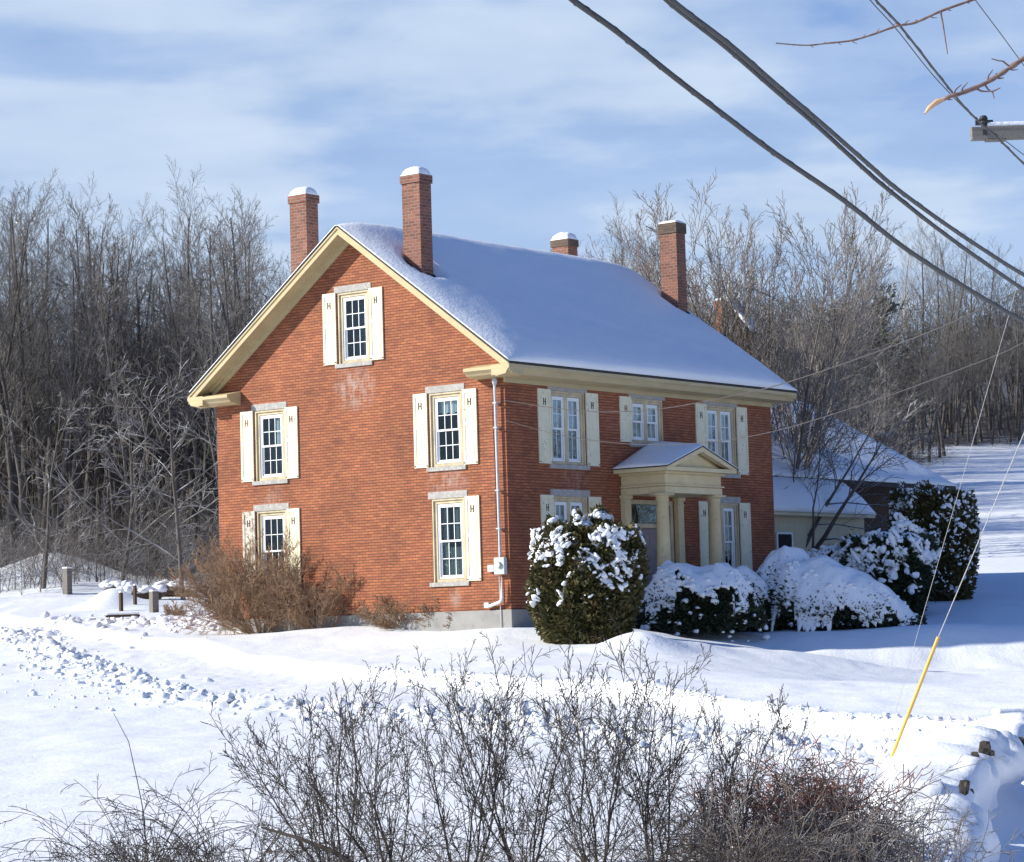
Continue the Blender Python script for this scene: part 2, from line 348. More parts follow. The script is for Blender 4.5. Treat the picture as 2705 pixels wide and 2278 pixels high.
_g = N(t, 'ShaderNodeBsdfGlossy'); _g.inputs['Roughness'].default_value = 0.03; _g.inputs['Color'].default_value = (0.9, 0.95, 1, 1)
_tr = N(t, 'ShaderNodeBsdfTransparent'); _tr.inputs['Color'].default_value = (0.80, 0.86, 0.86, 1)
_lw = N(t, 'ShaderNodeLayerWeight'); _lw.inputs['Blend'].default_value = 0.25
_nb = N(t, 'ShaderNodeBump', i_Strength=0.35, i_Distance=0.05); t.links.new(noise(t, 2.2, 2), _nb.inputs['Height']); t.links.new(_nb.outputs[0], _g.inputs['Normal'])
_mx = N(t, 'ShaderNodeMixShader'); t.links.new(mth(t, 'ADD', mth(t, 'MULTIPLY', _lw.outputs['Fresnel'], 0.45), 0.02), _mx.inputs[0])
t.links.new(_tr.outputs[0], _mx.inputs[1]); t.links.new(_g.outputs[0], _mx.inputs[2]); t.links.new(_mx.outputs[0], t.nodes['Material Output'].inputs[0])
def barkmat(name, c1, c2, snow=0.0, thr=0.6, scale=2.0):
    m, t, b = mat(name, c1, 0.9); c = mixc(t, ramp(t, noise(t, scale, 3), [(0.35, 0.0), (0.65, 1.0)]), c1, c2)
    if snow:
        g = N(t, 'ShaderNodeNewGeometry'); s = N(t, 'ShaderNodeSeparateXYZ'); t.links.new(g.outputs['Normal'], s.inputs[0])
        f = mth(t, 'MULTIPLY', ramp(t, s.outputs[2], [(thr, 0.0), (thr + 0.12, 1.0)]), ramp(t, noise(t, 0.9, 3), [(0.45, 0.0), (0.6, snow)]))
        c = mixc(t, f, c, (0.8, 0.82, 0.86))
    t.links.new(c, b.inputs['Base Color']); return m
M_bark = barkmat('grey_bark', (0.07, 0.06, 0.053), (0.12, 0.105, 0.095), 0.3, 0.75)
M_twig = barkmat('grey_brown_twigs', (0.12, 0.108, 0.098), (0.19, 0.175, 0.16), 0.25, 0.55)
M_twigw = barkmat('snow_lined_twigs', (0.10, 0.088, 0.08), (0.17, 0.15, 0.135), .9, 0.35)
M_twigd = barkmat('dark_twigs', (0.035, 0.029, 0.026), (0.07, 0.06, 0.053), 0.2, 0.65)
M_twigs = barkmat('snowy_twigs', (0.10, 0.085, 0.078), (0.16, 0.14, 0.125), .9, 0.4)
M_pale = barkmat('pale_bark', (0.34, 0.31, 0.27), (0.42, 0.39, 0.34), 0)
M_redtw = barkmat('reddish_twigs', (0.16, 0.10, 0.09), (0.22, 0.155, 0.135), 0.15)
M_brush = barkmat('tan_brown_twigs', (0.23, 0.14, 0.085), (0.34, 0.22, 0.135), 0)
M_fgtw = barkmat('near_shrub_twigs', (0.028, 0.022, 0.019), (0.080, 0.062, 0.05), 0.1, 0.8, 6)
M_fgred = barkmat('near_red_twigs', (0.20, 0.06, 0.04), (0.28, 0.13, 0.09), 0.1, 0.7, 6)
M_fggrey = barkmat('near_grey_twigs', (0.11, 0.092, 0.08), (0.20, 0.17, 0.15), 0.5, 0.55, 6)
M_green = mottled('arborvitae_green', (0.060, 0.060, 0.018), (0.105, 0.090, 0.028), 2.5, 0.7, 0, c3=(0.16, 0.10, 0.04), s3=3, th=(.56, .68))
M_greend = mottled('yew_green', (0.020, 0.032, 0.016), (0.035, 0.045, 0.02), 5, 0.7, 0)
M_rock = mottled('dark_gap_stone', (0.05, 0.04, 0.032), (0.03, 0.025, 0.02), 5, 0.9, 0.6, 0.02, c3=(.12, .095, .07), s3=8)  # near black: the stones stand in for dark holes in the snow
M_wood = mottled('grey_timber', (0.22, 0.20, 0.18), (0.12, 0.11, 0.10), 6, 0.85, 0.3, 0.01, stretch=(.3, 3, 3))
M_brownw = mottled('dark_brown_boards', (0.09, 0.055, 0.035), (0.05, 0.032, 0.022), 4, 0.9, 0.3, 0.01, stretch=(4, 4, .4))
M_creamw = mottled('cream_clapboard', (0.60, 0.53, 0.36), (0.52, 0.46, 0.31), 3, 0.7, 0.1, 0.003)
# ------------------------------------------------------------ ground
YP = [0, 15, 20, 30, 40, 45, 50, 52, 55, 60, 64, 67, 70, 73, 76, 80, 100, 115, 200, 300, 600, 1500]
ZP = [-1.9, -2, -1.97, -1.8, -1.55, -1.35, -1.15, -1.1, -.97, -.75, -.55, -.42, -.05, 0, .2, .35, 1.6, 2.7, 12, 26, 60, 90]
FAR = [(-17, 90), (-13.2, 80), (-10.2, 73.9), (-7.6, 68.3), (-5.05, 62.9), (-2.8, 58.3), (-.6, 54.1), (2.1, 49), (4.1, 42.1), (5.7, 37.8), (8, 35.5), (14, 33)]
NEAR = [(-22, 88), (-15, 77.8), (-11.15, 67.2), (-7.6, 55), (-5.3, 47.5), (-3.4, 45.4), (-1.3, 43.3), (1.3, 37.6), (2.7, 33.9), (3.6, 31), (4.6, 29.3), (9, 27)]
def pdist(x, y, PL):
    best = np.full(np.shape(x), 1e9); sg = np.ones(np.shape(x))
    for (ax, ay), (bx, by) in zip(PL[:-1], PL[1:]):
        dx, dy = bx - ax, by - ay; L2 = dx * dx + dy * dy
        t = np.clip(((x - ax) * dx + (y - ay) * dy) / L2, 0, 1); d = np.hypot(x - ax - t * dx, y - ay - t * dy)
        s = np.sign(dx * (y - ay) - dy * (x - ax)); m = d < best; best = np.where(m, d, best); sg = np.where(m, s, sg)
    return best * sg
sstep = lambda a, b, v: (lambda t: t * t * (3 - 2 * t))(np.clip((v - a) / (b - a), 0, 1))
MOUNDS = [(2.9, 63.6, 1.0, 1.0, .42), (4.3, 64.6, .8, .8, .16), (-19.6, 112, 2.8, 2.2, 1.45), (-14.3, 95.5, .9, 1.2, 1.05), (-12.9, 93.5, .6, .8, .6), (-17, 104, 3, 3, .5),
          (-1.4, 75.3, 1.0, .8, .35), (-4.8, 72.6, 2.2, 1.2, .22), (-.3, 68.8, 2.2, 1.0, .12), (7.5, 66, 2.5, 1.5, .2), (11.6, 72, 2, 1.5, .15), (4.6, 30.6, .5, .8, .25)]
WALLP = [(2.75, 20.6), (3.35, 22.9), (3.9, 25.6), (4.7, 28.8), (5.5, 31.6), (6.05, 33.2)]
TREEL = [(-60, 112), (-12, 113), (5, 122), (14, 140), (22, 165), (31, 196), (36, 220), (60, 236)]
def ground(x, y):
    x = np.asarray(x, float); y = np.asarray(y, float)
    z = np.interp(y, YP, ZP)
    z = z + 0.10 * fbm(x * .22, y * .16, 3) * sstep(14, 26, y) + 0.035 * fbm(x * 1.1, y * .6, 3)
    z = z + sstep(100, 160, y) * 1.5 * fbm(x * .03, y * .03, 3)
    z = z - 1.0 * sstep(2.2, 11.5, x) * sstep(44, 60, y) * (1 - sstep(70.0, 72.6, y + .7 * vn(x * .6, y * .2)))
    z = z - .30 * sstep(2.2, 5, x) * sstep(66, 71, y) * (1 - sstep(75, 81, y))
    for mx, my, rx, ry, h in MOUNDS:
        z = z + h * np.exp(-((x - mx) / rx) ** 2 - ((y - my) / ry) ** 2)
    dn = pdist(x, y, NEAR) + .25 * vn(x * 1.3, y * 1.3); df = pdist(x, y, FAR)
    inside = sstep(-.1, .5, dn) * (1 - sstep(-.28, .06, df + .10 * vn(x * 3.1, y * 3.1)))
    z = z - .30 * inside
    rid = np.exp(-((dn + .1) / (.85 + .25 * sstep(-4, 2, x))) ** 2); ch = np.abs(vn(x * 3.3, y * 3.3)) + .75 * np.abs(vn(x * 6.1, y * 6.1)) + .35 * vn(x * 9.7, y * 9.7)
    z = z + rid * (.0 + .36 * ch)
    z = z + np.exp(-((df - .1) / .4) ** 2) * (.03 + .14 * np.abs(vn(x * 5.3, y * 5.3))) * sstep(-3, 0, x)
    z = z + inside * (.05 + .10 * sstep(0, 3, x)) * np.abs(vn(x * 3.4, y * 4) + .5 * vn(x * 8, y * 8))
    # churned snow left of the house, where the plough turned
    ar = np.exp(-((x + 14.5) / 3.6) ** 2 - ((y - 82) / 4.0) ** 2) + .9 * np.exp(-((x + 9.6) / 1.6) ** 2 - ((y - 80.5) / 2.) ** 2)
    z = z + ar * (.05 + .55 * np.abs(vn(x * 1.7, y * 1.7)) + .25 * np.abs(vn(x * 4.1, y * 4.1)))
    # ditch and drift right of the stone wall
    dw = pdist(x, y, WALLP)
    z = z - .35 * np.exp(-((dw + 1.1) / .9) ** 2) * (y < 40) * sstep(17, 20, y)
    z = z + .55 * np.exp(-((x - 5.75) / .55) ** 2 - ((y - 27.6) / 1.2) ** 2) + .4 * np.exp(-((x - 5.9) / .6) ** 2 - ((y - 30.2) / .9) ** 2) + .35 * np.exp(-((x - 6.2) / 2) ** 2 - ((y - 22.) / 1.4) ** 2)
    return z
def gz(x, y): return float(ground(np.array([x]), np.array([y]))[0])
xs = np.concatenate([-np.geomspace(420, 20, 40), np.arange(-19.5, 15.5, .1), np.geomspace(16, 420, 45)])
ys = np.concatenate([np.arange(-12, 17, 1.0), np.arange(17, 50, .11), np.arange(50, 92, .16), np.geomspace(92.3, 1400, 110)])
X, Y = np.meshgrid(xs, ys); Z = ground(X, Y)
nx, ny = len(xs), len(ys); idx = np.arange(nx * ny).reshape(ny, nx)
Q = np.stack([idx[:-1, :-1], idx[:-1, 1:], idx[1:, 1:], idx[1:, :-1]], -1).reshape(-1, 4)
gnd = quadmesh('ground', np.stack([X, Y, Z], -1).reshape(-1, 3), Q, M_field); tag(gnd, kind='structure')
tl = pdist(X, Y, TREEL); lit = sstep(-1.5, 4, tl + 3 * fbm(X * .2, Y * .2, 2)); lit *= (Y > 90)
a_ = gnd.data.attributes.new('woods_shade', 'FLOAT', 'POINT'); a_.data.foreach_set('value', lit.ravel().astype(np.float32))
# loose clods thrown up along the ploughed drive
rs = np.random.RandomState(3); cx = []; cs = []
def along(PL, n, off, sc, smin, smax, tmin=0, tmax=1):
    P = np.array(PL); L = np.r_[0, np.cumsum(np.hypot(*np.diff(P, axis=0).T))]
    t = rs.uniform(tmin, tmax, n) * L[-1]; x = np.interp(t, L, P[:, 0]); y = np.interp(t, L, P[:, 1])
    o = rs.normal(off, sc, n); dx = np.gradient(P[:, 0], L); dy = np.gradient(P[:, 1], L)
    ex = np.interp(t, L, dx); ey = np.interp(t, L, dy); x = x - ey * o; y = y + ex * o
    for a, b in zip(x, y): cx.append((a, b)); cs.append(smin + (smax - smin) * rs.rand() ** 3)
along(NEAR, 2600, -.1, .6, .012, .12, .16, 1); along(NEAR, 1500, .9, .8, .015, .08, .5, 1); along(FAR, 900, -.12, .2, .015, .07, .5, .93); along(NEAR, 70, -1.7, .8, .03, .08, .35, .62)
cx += [(-14.5 + rs.normal(0, 2.8), 81.5 + rs.normal(0, 3)) for i in range(160)] + [(-9.6 + rs.normal(0, 1.3), 79.5 + rs.normal(0, 1.6)) for i in range(100)]; cs += [.04 + .14 * rs.rand() ** 2 for i in range(260)]
cx = np.array(cx); cz = ground(cx[:, 0], cx[:, 1]); cs = np.array(cs)
V, Q = clumps(np.c_[cx, cz + cs * .05], cs, rs, .75, .45)
tag(quadmesh('snow_clods', V, Q, M_snow, smooth=True), 'loose white clods of ploughed snow along the drive in front of the house', 'snow', kind='stuff')
# ------------------------------------------------------------ the house
HO = Vector((-0.1554, 69.8744, 0)); TH = 0.653; HR = math.pi / 2 - TH
W_, L_ = 10.41, 13.085; OG, OE = .57, .6; ZE, ZR = 6.93, 11.18; UM = W_ / 2; SL = (ZR - ZE) / (UM + OE)
def h2w(v, u, z=0):
    return Vector((HO.x + v * math.cos(HR) - u * math.sin(HR), HO.y + v * math.sin(HR) + u * math.cos(HR), z))
house = empty('brick_house', HO, HR)
tag(house, 'two-storey red brick farmhouse with snowy gable roof, cream shutters and four chimneys', 'house')
def roofz(u): return ZR - SL * abs(u - UM)
def wallgrid(xr, zr, holes, mk):
    """rectangular wall split around openings; mk(x, z) -> 3D point"""
    X_ = sorted(set([*xr] + [h[i] for h in holes for i in (0, 1)])); Z_ = sorted(set([*zr] + [h[i] for h in holes for i in (2, 3)]))
    m = MB()
    for a, b in zip(X_[:-1], X_[1:]):
        for c, d in zip(Z_[:-1], Z_[1:]):
            if any(h[0] <= a + 1e-6 and b <= h[1] + 1e-6 and h[2] <= c + 1e-6 and d <= h[3] + 1e-6 for h in holes): continue
            m.poly([mk(a, c), mk(b, c), mk(b, d), mk(a, d)], [(0, 1, 2, 3)])
    return m
HW = .66
gw = [(5.18, 7.42, 9.38), (2.02, 4.37, 6.35), (8.38, 4.37, 6.35), (2.02, 1.29, 3.51), (8.38, 1.29, 3.51)]
gholes = [(c - .56, c + .56, a, b) for c, a, b in gw]
fw = [(2.76, 4.37, 6.35, .78), (6.54, 5.1, 6.35, .78), (10.33, 4.37, 6.35, .78), (2.76, 1.29, 3.51, .78), (10.33, 1.29, 3.51, .78)]
fholes = [(c - h, c + h, a, b) for c, a, b, h in fw] + [(5.45, 7.63, .62, 3.5)]
FZ = .5
# gable wall
m = wallgrid((0, W_), (FZ, 11.4), gholes, lambda u, z: (0, u, z))
bm = bmesh.new()
vs = {}
for f, _ in zip(m.f, m.m):
    try: bm.faces.new([bm.verts.new(m.v[i]) for i in f])
    except ValueError: pass
bmesh.ops.remove_doubles(bm, verts=bm.verts, dist=1e-5)
for sg in (1, -1):
    bmesh.ops.bisect_plane(bm, geom=bm.verts[:] + bm.edges[:] + bm.faces[:], plane_co=(0, UM, ZR - .25), plane_no=(0, sg * SL, 1), clear_outer=True)
me = bpy.data.meshes.new('gable_wall'); bm.to_mesh(me); bm.free(); me.materials.append(M_brickg); autouv(me)
gwall = bpy.data.objects.new('gable_wall', me); col.objects.link(gwall); gwall.parent = house
for p in me.polygons:
    pass
m = wallgrid((0, L_), (FZ, 6.66), fholes, lambda v, z: (v, 0, z)); m.build('front_wall', M_brickf, house)
m = MB()
m.poly([(L_, 0, FZ), (L_, W_, FZ), (L_, W_, 6.66), (L_, UM, ZR - .25), (L_, 0, 6.66)], [(0, 1, 2, 3, 4)])
m.poly([(0, W_, FZ), (L_, W_, FZ), (L_, W_, 6.66), (0, W_, 6.66)], [(0, 1, 2, 3)]); m.build('rear_wall', M_brickf, house)
# dark rooms behind the panes
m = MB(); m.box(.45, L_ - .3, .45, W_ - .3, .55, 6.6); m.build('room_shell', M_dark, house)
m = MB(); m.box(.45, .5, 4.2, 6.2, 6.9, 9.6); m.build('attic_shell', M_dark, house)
m = MB(); m.box(-.05, L_ + .05, -.05, W_ + .05, -1.2, FZ); m.build('foundation', M_conc, house, .01)
# roof
m = MB()
m.prism([(-OE, ZE), (UM, ZR), (W_ + OE, ZE), (W_ + OE, ZE - .06), (UM, ZR - .06), (-OE, ZE - .06)], -OG, L_ + OG)
roof = m.build('roof', M_shing, house)
def snow_sheet(name, prof, x0, x1, parent, th, chim=(), edge=.45, nxs=110, seed=0, end_th=.02):
    """prof: list of (u, z) from eave over ridge to the far eave"""
    P = np.array(prof, float); s = np.r_[0, np.cumsum(np.hypot(*np.diff(P, axis=0).T))]; ns = int(s[-1] / .13)
    S = np.linspace(0, s[-1], ns); U = np.interp(S, s, P[:, 0]); Zz = np.interp(S, s, P[:, 1])
    du = np.gradient(U, S); dz = np.gradient(Zz, S)
    ker = np.array([1, 2, 3, 2, 1]) / 9.
    nu, nz_ = -dz, du; nu = np.convolve(np.pad(nu, 2, 'edge'), ker, 'valid'); nz_ = np.convolve(np.pad(nz_, 2, 'edge'), ker, 'valid')
    Xs = np.unique(np.concatenate([x0 + (x1 - x0) * np.linspace(0, 1, nxs), x0 + np.array([0, .04, .1, .18, .28, .4]), x1 - np.array([0, .04, .1, .18, .28, .4])]))
    XX, SS = np.meshgrid(Xs, S, indexing='ij')
    de = np.minimum(XX - x0, x1 - XX); ds = np.minimum(SS, S[-1] - SS)
    h = th * (1 - np.exp(-(de / edge) ** 1.1)) * (.45 + .55 * (1 - np.exp(-ds / .25))) + end_th + .035 * fbm(XX * .6 + seed, SS * .7, 4) * np.clip(de * 4, 0, 1)
    for (cx_, cu, cr) in chim:
        uu = np.interp(SS, S, U); d = np.hypot(XX - cx_, (uu - cu)); h = np.minimum(h, np.maximum(.0, (d - cr) * 1.1) + 0.02)
    V = np.stack([XX, U[None] + nu[None] * h, Zz[None] + nz_[None] * h], -1)
    V0 = np.stack([XX, np.broadcast_to(U[None], XX.shape), np.broadcast_to(Zz[None], XX.shape) + .001], -1)
    n1, n2 = XX.shape; idx = np.arange(n1 * n2).reshape(n1, n2)
    Q = [np.stack([idx[:-1, :-1], idx[1:, :-1], idx[1:, 1:], idx[:-1, 1:]], -1).reshape(-1, 4)]
    VV = [V.reshape(-1, 3), V0.reshape(-1, 3)]; k = n1 * n2
    for a in (idx[0], idx[-1][::-1], idx[::-1, 0], idx[:, -1]): Q.append(np.stack([a[:-1], a[1:], a[1:] + k, a[:-1] + k], -1))
    o = quadmesh(name, np.concatenate(VV), np.concatenate(Q), M_snow, parent)
    return o
CH = [(.35, .85, 3.0, 3.62), (.35, .85, 7.13, 7.75), (12.72, 13.22, 2.95, 3.57), (12.72, 13.22, 7.08, 7.72)]
snow_sheet('snow_cover', [(-OE - .02, ZE + .005), (UM, ZR + .005), (W_ + OE - .1, ZE + .08)], -OG - .02, L_ + OG, roof, .24, [((a + b) / 2, (c + d) / 2, .42) for a, b, c, d in CH[:3:2]], edge=.62)
# rake boards and soffit under the overhangs, along both gables
def slopeprof(u0, u1, t0, t1):
    return [(u0, roofz(u0) - t0), (u1, roofz(u1) - t0), (u1, roofz(u1) - t1), (u0, roofz(u0) - t1)]
for x0, x1, s_ in ((-OG + .03, 0, 1), (L_, L_ + OG - .03, -1)):
    m = MB()
    for a, b in ((-OE + .02, UM), (UM, W_ + OE - .02)):
        xo = x0 if s_ > 0 else x1 - .05
        m.prism(slopeprof(a, b, .062, .27), xo, xo + .05)                       # outer fascia
        m.prism(slopeprof(a, b, .062, .11), xo - .03 if s_ > 0 else xo + .05, xo if s_ > 0 else xo + .08)   # crown strip
        m.prism(slopeprof(a, b, .20, .235), min(x0, x1) + .05, max(x0, x1) - .051)       # soffit
        if s_ > 0: m.prism(slopeprof(max(a, -.1), min(b, W_ + .1), .236, .45), -.07, -.004)      # frieze on the wall
        if s_ > 0: m.prism(slopeprof(max(a, -.1), min(b, W_ + .1), .236, .31), -.15, -.071)
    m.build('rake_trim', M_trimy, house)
m = MB(); pr = [(-OE, ZE - .063), (-OE, ZE - .15), (-OE + .06, ZE - .20), (-OE + .13, ZE - .31), (-.14, ZE - .36), (-.14, ZE - .33), (-.004, ZE - .33), (-.004, ZE - .063)]
m.prism(pr, -OG, L_ + OG)
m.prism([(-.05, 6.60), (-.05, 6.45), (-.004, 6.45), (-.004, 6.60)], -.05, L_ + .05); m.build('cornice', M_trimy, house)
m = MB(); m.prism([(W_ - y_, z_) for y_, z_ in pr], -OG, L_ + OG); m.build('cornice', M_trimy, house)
for u0, u1 in ((-OE + .004, .93), (9.45, W_ + OE - .004)):
    m = MB(); x0 = -OG - .004
    prx = [(x0, ZE - .09), (x0, ZE - .17), (x0 + .08, ZE - .22), (x0 + .14, ZE - .29), (-.12, ZE - .345), (-.004, ZE - .345), (-.004, ZE + .03)]
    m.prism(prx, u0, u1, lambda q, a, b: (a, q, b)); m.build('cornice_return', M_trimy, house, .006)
# chimneys
for i, (a, b, c, d) in enumerate(CH):
    top = (12.42, 12.38, 12.40, 12.36)[i]; m = MB()
    m.box(a, b, c, d, 8.6, top - .22 - (.1 if i == 2 else 0))
    ch = m.build('chimney', M_brickc, house)
    ch['label'] = ['tall brick chimney on the near front slope', 'brick chimney behind the ridge at the gable end', 'slim brick chimney with sooty top on the far front slope', 'short-looking chimney peeping over the far ridge'][i]
    m = MB(); o_ = .035
    m.box(a - o_, b + o_, c - o_, d + o_, top - .2 - (.1 if i == 2 else 0) - .019, top)
    m.build('chimney_crown', M_brickd if i >= 2 else M_brickc, ch)
    # snow cap
    nn = 13; g = np.linspace(-1, 1, nn); A, B = np.meshgrid(g, g)
    hh = {0: .24, 1: .22, 2: .07, 3: .24}[i]
    hcap = hh * np.clip(1 - .42 * (A ** 2 + B ** 2) - .1 * np.abs(A) ** 8, 0, 1) * (1 + .25 * fbm(A * 1.5 + i * 5, B * 1.5, 3)) + .0
    hcap = np.where((np.abs(A) > .99) | (np.abs(B) > .99), 0.02, hcap + .03)
    k_ = .97
    Vc = np.stack([(a + b) / 2 + A * ((b - a) / 2 + o_) * k_, (c + d) / 2 + B * ((d - c) / 2 + o_) * k_, top + hcap], -1)
    V0 = Vc.copy(); V0[..., 2] = top + .003
    idx = np.arange(nn * nn).reshape(nn, nn); k = nn * nn
    Q = [np.stack([idx[:-1, :-1], idx[:-1, 1:], idx[1:, 1:], idx[1:, :-1]], -1).reshape(-1, 4)]
    for e_ in (idx[0], idx[-1][::-1], idx[::-1, 0], idx[:, -1]): Q.append(np.stack([e_[1:], e_[:-1], e_[:-1] + k, e_[1:] + k], -1))
    quadmesh('snow_cap', np.concatenate([Vc.reshape(-1, 3), V0.reshape(-1, 3)]), np.concatenate(Q), M_snow, ch)
    if c < UM:
        m = MB(); e_ = .035
        m.prism([(c - .06, roofz(c - .06)), (d + .03, roofz(d + .03)), (d + .03, roofz(d + .03) + .13), (c - .06, roofz(c - .06) + .13)], a - e_, b + e_)
        m.build('flashing', M_dark, ch)
# windows -----------------------------------------------------
def tfg(u0): return lambda s, d, z: (-d, u0 - s, z)
def tff(v0): return lambda s, d, z: (v0 + s, -d, z)
def hglyph(m, s0, z0, w_=.12, h_=.19, d=.047):
    t = .036
    m.box(s0 - w_ / 2, s0 - w_ / 2 + t, d, d + .004, z0 - h_ / 2, z0 + h_ / 2)
    m.box(s0 + w_ / 2 - t, s0 + w_ / 2, d, d + .004, z0 - h_ / 2, z0 + h_ / 2)
    m.box(s0 - w_ / 2 + t, s0 + w_ / 2 - t, d, d + .004, z0 - t / 3, z0 + t / 3)
def shutter(tf, s0, s1, z0, z1, parent, worn=False, red=False):
    m = MB(tf); st = .075; d0, d1 = .006, .045; mid = z0 + (z1 - z0) * .54
    m.box(s0, s0 + st, d0, d1, z0, z1); m.box(s1 - st, s1, d0, d1, z0, z1)
    for a, b in ((z0, z0 + .13), (mid - .05, mid + .05), (z1 - .1, z1)): m.box(s0 + st, s1 - st, d0, d1 - .002, a, b)
    m.box(s0 + st, s1 - st, d0, d1 - .016, z0 + .13, mid - .05); m.box(s0 + st, s1 - st, d0, d1 - .016, mid + .05, z1 - .1)
    for a, b in ((z0 + .17, mid - .09), (mid + .09, z1 - .14)): m.box(s0 + st + .035, s1 - st - .035, d1 - .016, d1 - .007, a, b)
    m.mi = 1; hglyph(m, (s0 + s1) / 2, z1 - .34, d=d1 - .0068)
    m.box(s0 + .015, s0 + .05, d1, d1 + .012, z0 + .03, z0 + .06); m.box(s1 - .05, s1 - .015, d1, d1 + .012, z0 + .03, z0 + .06)
    o = m.build('shutter', [M_shutworn if worn else M_shut, M_rusty if red else M_hole], parent, 0)
    if worn: o['label'] = 'grey peeling shutter'
    # each leaf hangs a little off true
    return o
def sash(m, s0, s1, z0, z1, d, fr=.05, cols=3, rows=2, mun=.02):
    m.box(s0, s0 + fr, d - .03, d, z0, z1); m.box(s1 - fr, s1, d - .03, d, z0, z1)
    m.box(s0 + fr, s1 - fr, d - .03, d - .001, z0, z0 + fr); m.box(s0 + fr, s1 - fr, d - .03, d - .001, z1 - fr, z1)
    for i in range(1, cols):
        x = s0 + fr + (s1 - s0 - 2 * fr) * i / cols; m.box(x - mun / 2, x + mun / 2, d - .022, d - .012, z0 + fr, z1 - fr)
    for i in range(1, rows):
        z = z0 + fr + (z1 - z0 - 2 * fr) * i / rows; m.box(s0 + fr, s1 - fr, d - .0215, d - .0125, z - mun / 2, z + mun / 2)
def window(tf, hw, z0, z1, sashes, left=True, right=True, lint=.67, shw=.45, wornl=False, red=False, curtain=0, lowgrid=True, inset=-.02, colr=3, shz=None, lab=None, side=0):
    """tf maps (along wall seen from outside, outward, z); opening is -hw..hw, z0..z1"""
    dep = -.17; m = MB(tf)
    # casing lines the reveal
    m.box(-hw, -hw + .13, dep, -.05, z0, z1); m.box(hw - .13, hw, dep, -.05, z0, z1)
    m.box(-hw + .13, hw - .13, dep, -.052, z1 - .13, z1); m.box(-hw + .13, hw - .13, dep, -.052, z0, z0 + .08)
    m.box(-hw, -hw + .045, -.05, -.006, z0, z1); m.box(hw - .045, hw, -.05, -.006, z0, z1); m.box(-hw + .045, hw - .045, -.05, -.007, z1 - .05, z1)
    if len(sashes) == 2:
        a = sashes[0][1]; b = sashes[1][0]; m.box(a, b, dep, -.054, z0 + .08, z1 - .13)
    win = m.build('window', M_casing, house)
    if lab: win['label'] = lab
    m = MB(tf); m.box(-lint, lint, -.12, .018, z1 + .003, z1 + .19); m.build('lintel', M_stone, win, .008)
    m = MB(tf); m.box(-lint, lint, -.16, .05, z0 - .12, z0 - .003); m.build('sill', M_stone, win, .008)
    for (a, b) in sashes:
        zt = z1 - .14; zb = z0 + .09; zm = (zt + zb) / 2
        m = MB(tf)
        fo = .04
        m.box(a, a + fo, -.15, -.075, zb, zt); m.box(b - fo, b, -.15, -.075, zb, zt); m.box(a + fo, b - fo, -.15, -.076, zt - fo, zt); m.box(a + fo, b - fo, -.15, -.076, zb, zb + fo)
        sash(m, a + fo + .001, b - fo - .001, zm - .02, zt - fo - .001, -.088, cols=colr)
        sash(m, a + fo + .001, b - fo - .001, zb + fo + .001, zm + .03, -.120, cols=colr, rows=2 if lowgrid else 1)
        m.build('sash', M_white, win)
        m = MB(tf); m.box(a + fo + .02, b - fo - .02, -.107, -.105, zm, zt - fo - .02); m.box(a + fo + .02, b - fo - .02, -.139, -.137, zb + fo + .02, zm + .01)
        m.build('pane', M_glassm, win)
        if curtain:
            zc = zt - (zt - zb) * curtain
            k = 14; pts = []
            for i in range(k + 1):
                s_ = a + fo + (b - a - 2 * fo) * i / k; dd = -.20 - .02 * math.sin(i * 1.9); pts += [(s_, dd, zc + .03 * math.sin(i * 1.3)), (s_, dd, zt)]
            mm = MB(tf); mm.poly(pts, [(2 * i, 2 * i + 2, 2 * i + 3, 2 * i + 1) for i in range(k)]); mm.build('curtain', M_curt, win)
        if side:
            mm = MB(tf)
            if side == 2: mm.box(a + .06, a + .30, -.19, -.185, z0 + .1, z1 - .16)
            mm.box(b - .34, b - .06, -.20, -.195, zb + (zt - zb) * .5, zt)
            if side == 2: mm.box(a + .31, b - .06, -.21, -.205, zb, zb + (zt - zb) * .42)
            mm.build('curtain', M_curt if side == 1 else M_sheer, win)
        mm = MB(tf); mm.box(-hw, hw, -.44, -.435, z0 - .05, z1 + .05); mm.build('dark_backing', M_backing if not curtain else M_dark, win)  # dark panel behind the panes, standing in for the unlit room
    if left: shutter(tf, -hw - .02 + inset - shw, -hw + inset, z0, z1 + .02, win, wornl, red)
    if right: shutter(tf, hw - inset, hw + .02 - inset + shw, z0, z1 + .02, win)
    return win
gs = [(-.43, .43)]
gl = ['attic window high in the gable', 'upper gable window beside the front corner', 'upper gable window at the far left', 'lower gable window with a single shutter', 'lower gable window behind the brown bush']
for i, (c, a, b) in enumerate(gw):
    window(tfg(c), .56, a, b, gs, left=(i != 3), right=True, wornl=(i == 4), red=(i in (2,)), inset=-.05, lab=gl[i], curtain=(0, .24, 0, 0, 0)[i], lowgrid=(i != 4), side=(0, 0, 1, 2, 0)[i])
fs = [(-.65, -.08), (.06, .63)]
fl = ['upper front double window nearest the corner', 'short double window over the porch', 'upper front double window at the far end', 'lower front double window behind the big evergreen', 'lower front window right of the porch']
for i, (c, a, b, h) in enumerate(fw):
    window(tff(c), h, a, b, fs, lint=.9, left=True, right=(i != 1), lab=fl[i], curtain=(.5, .42, .52, .5, .62)[i], lowgrid=False, colr=2, inset=-.03, shw=.54, red=(i == 1))
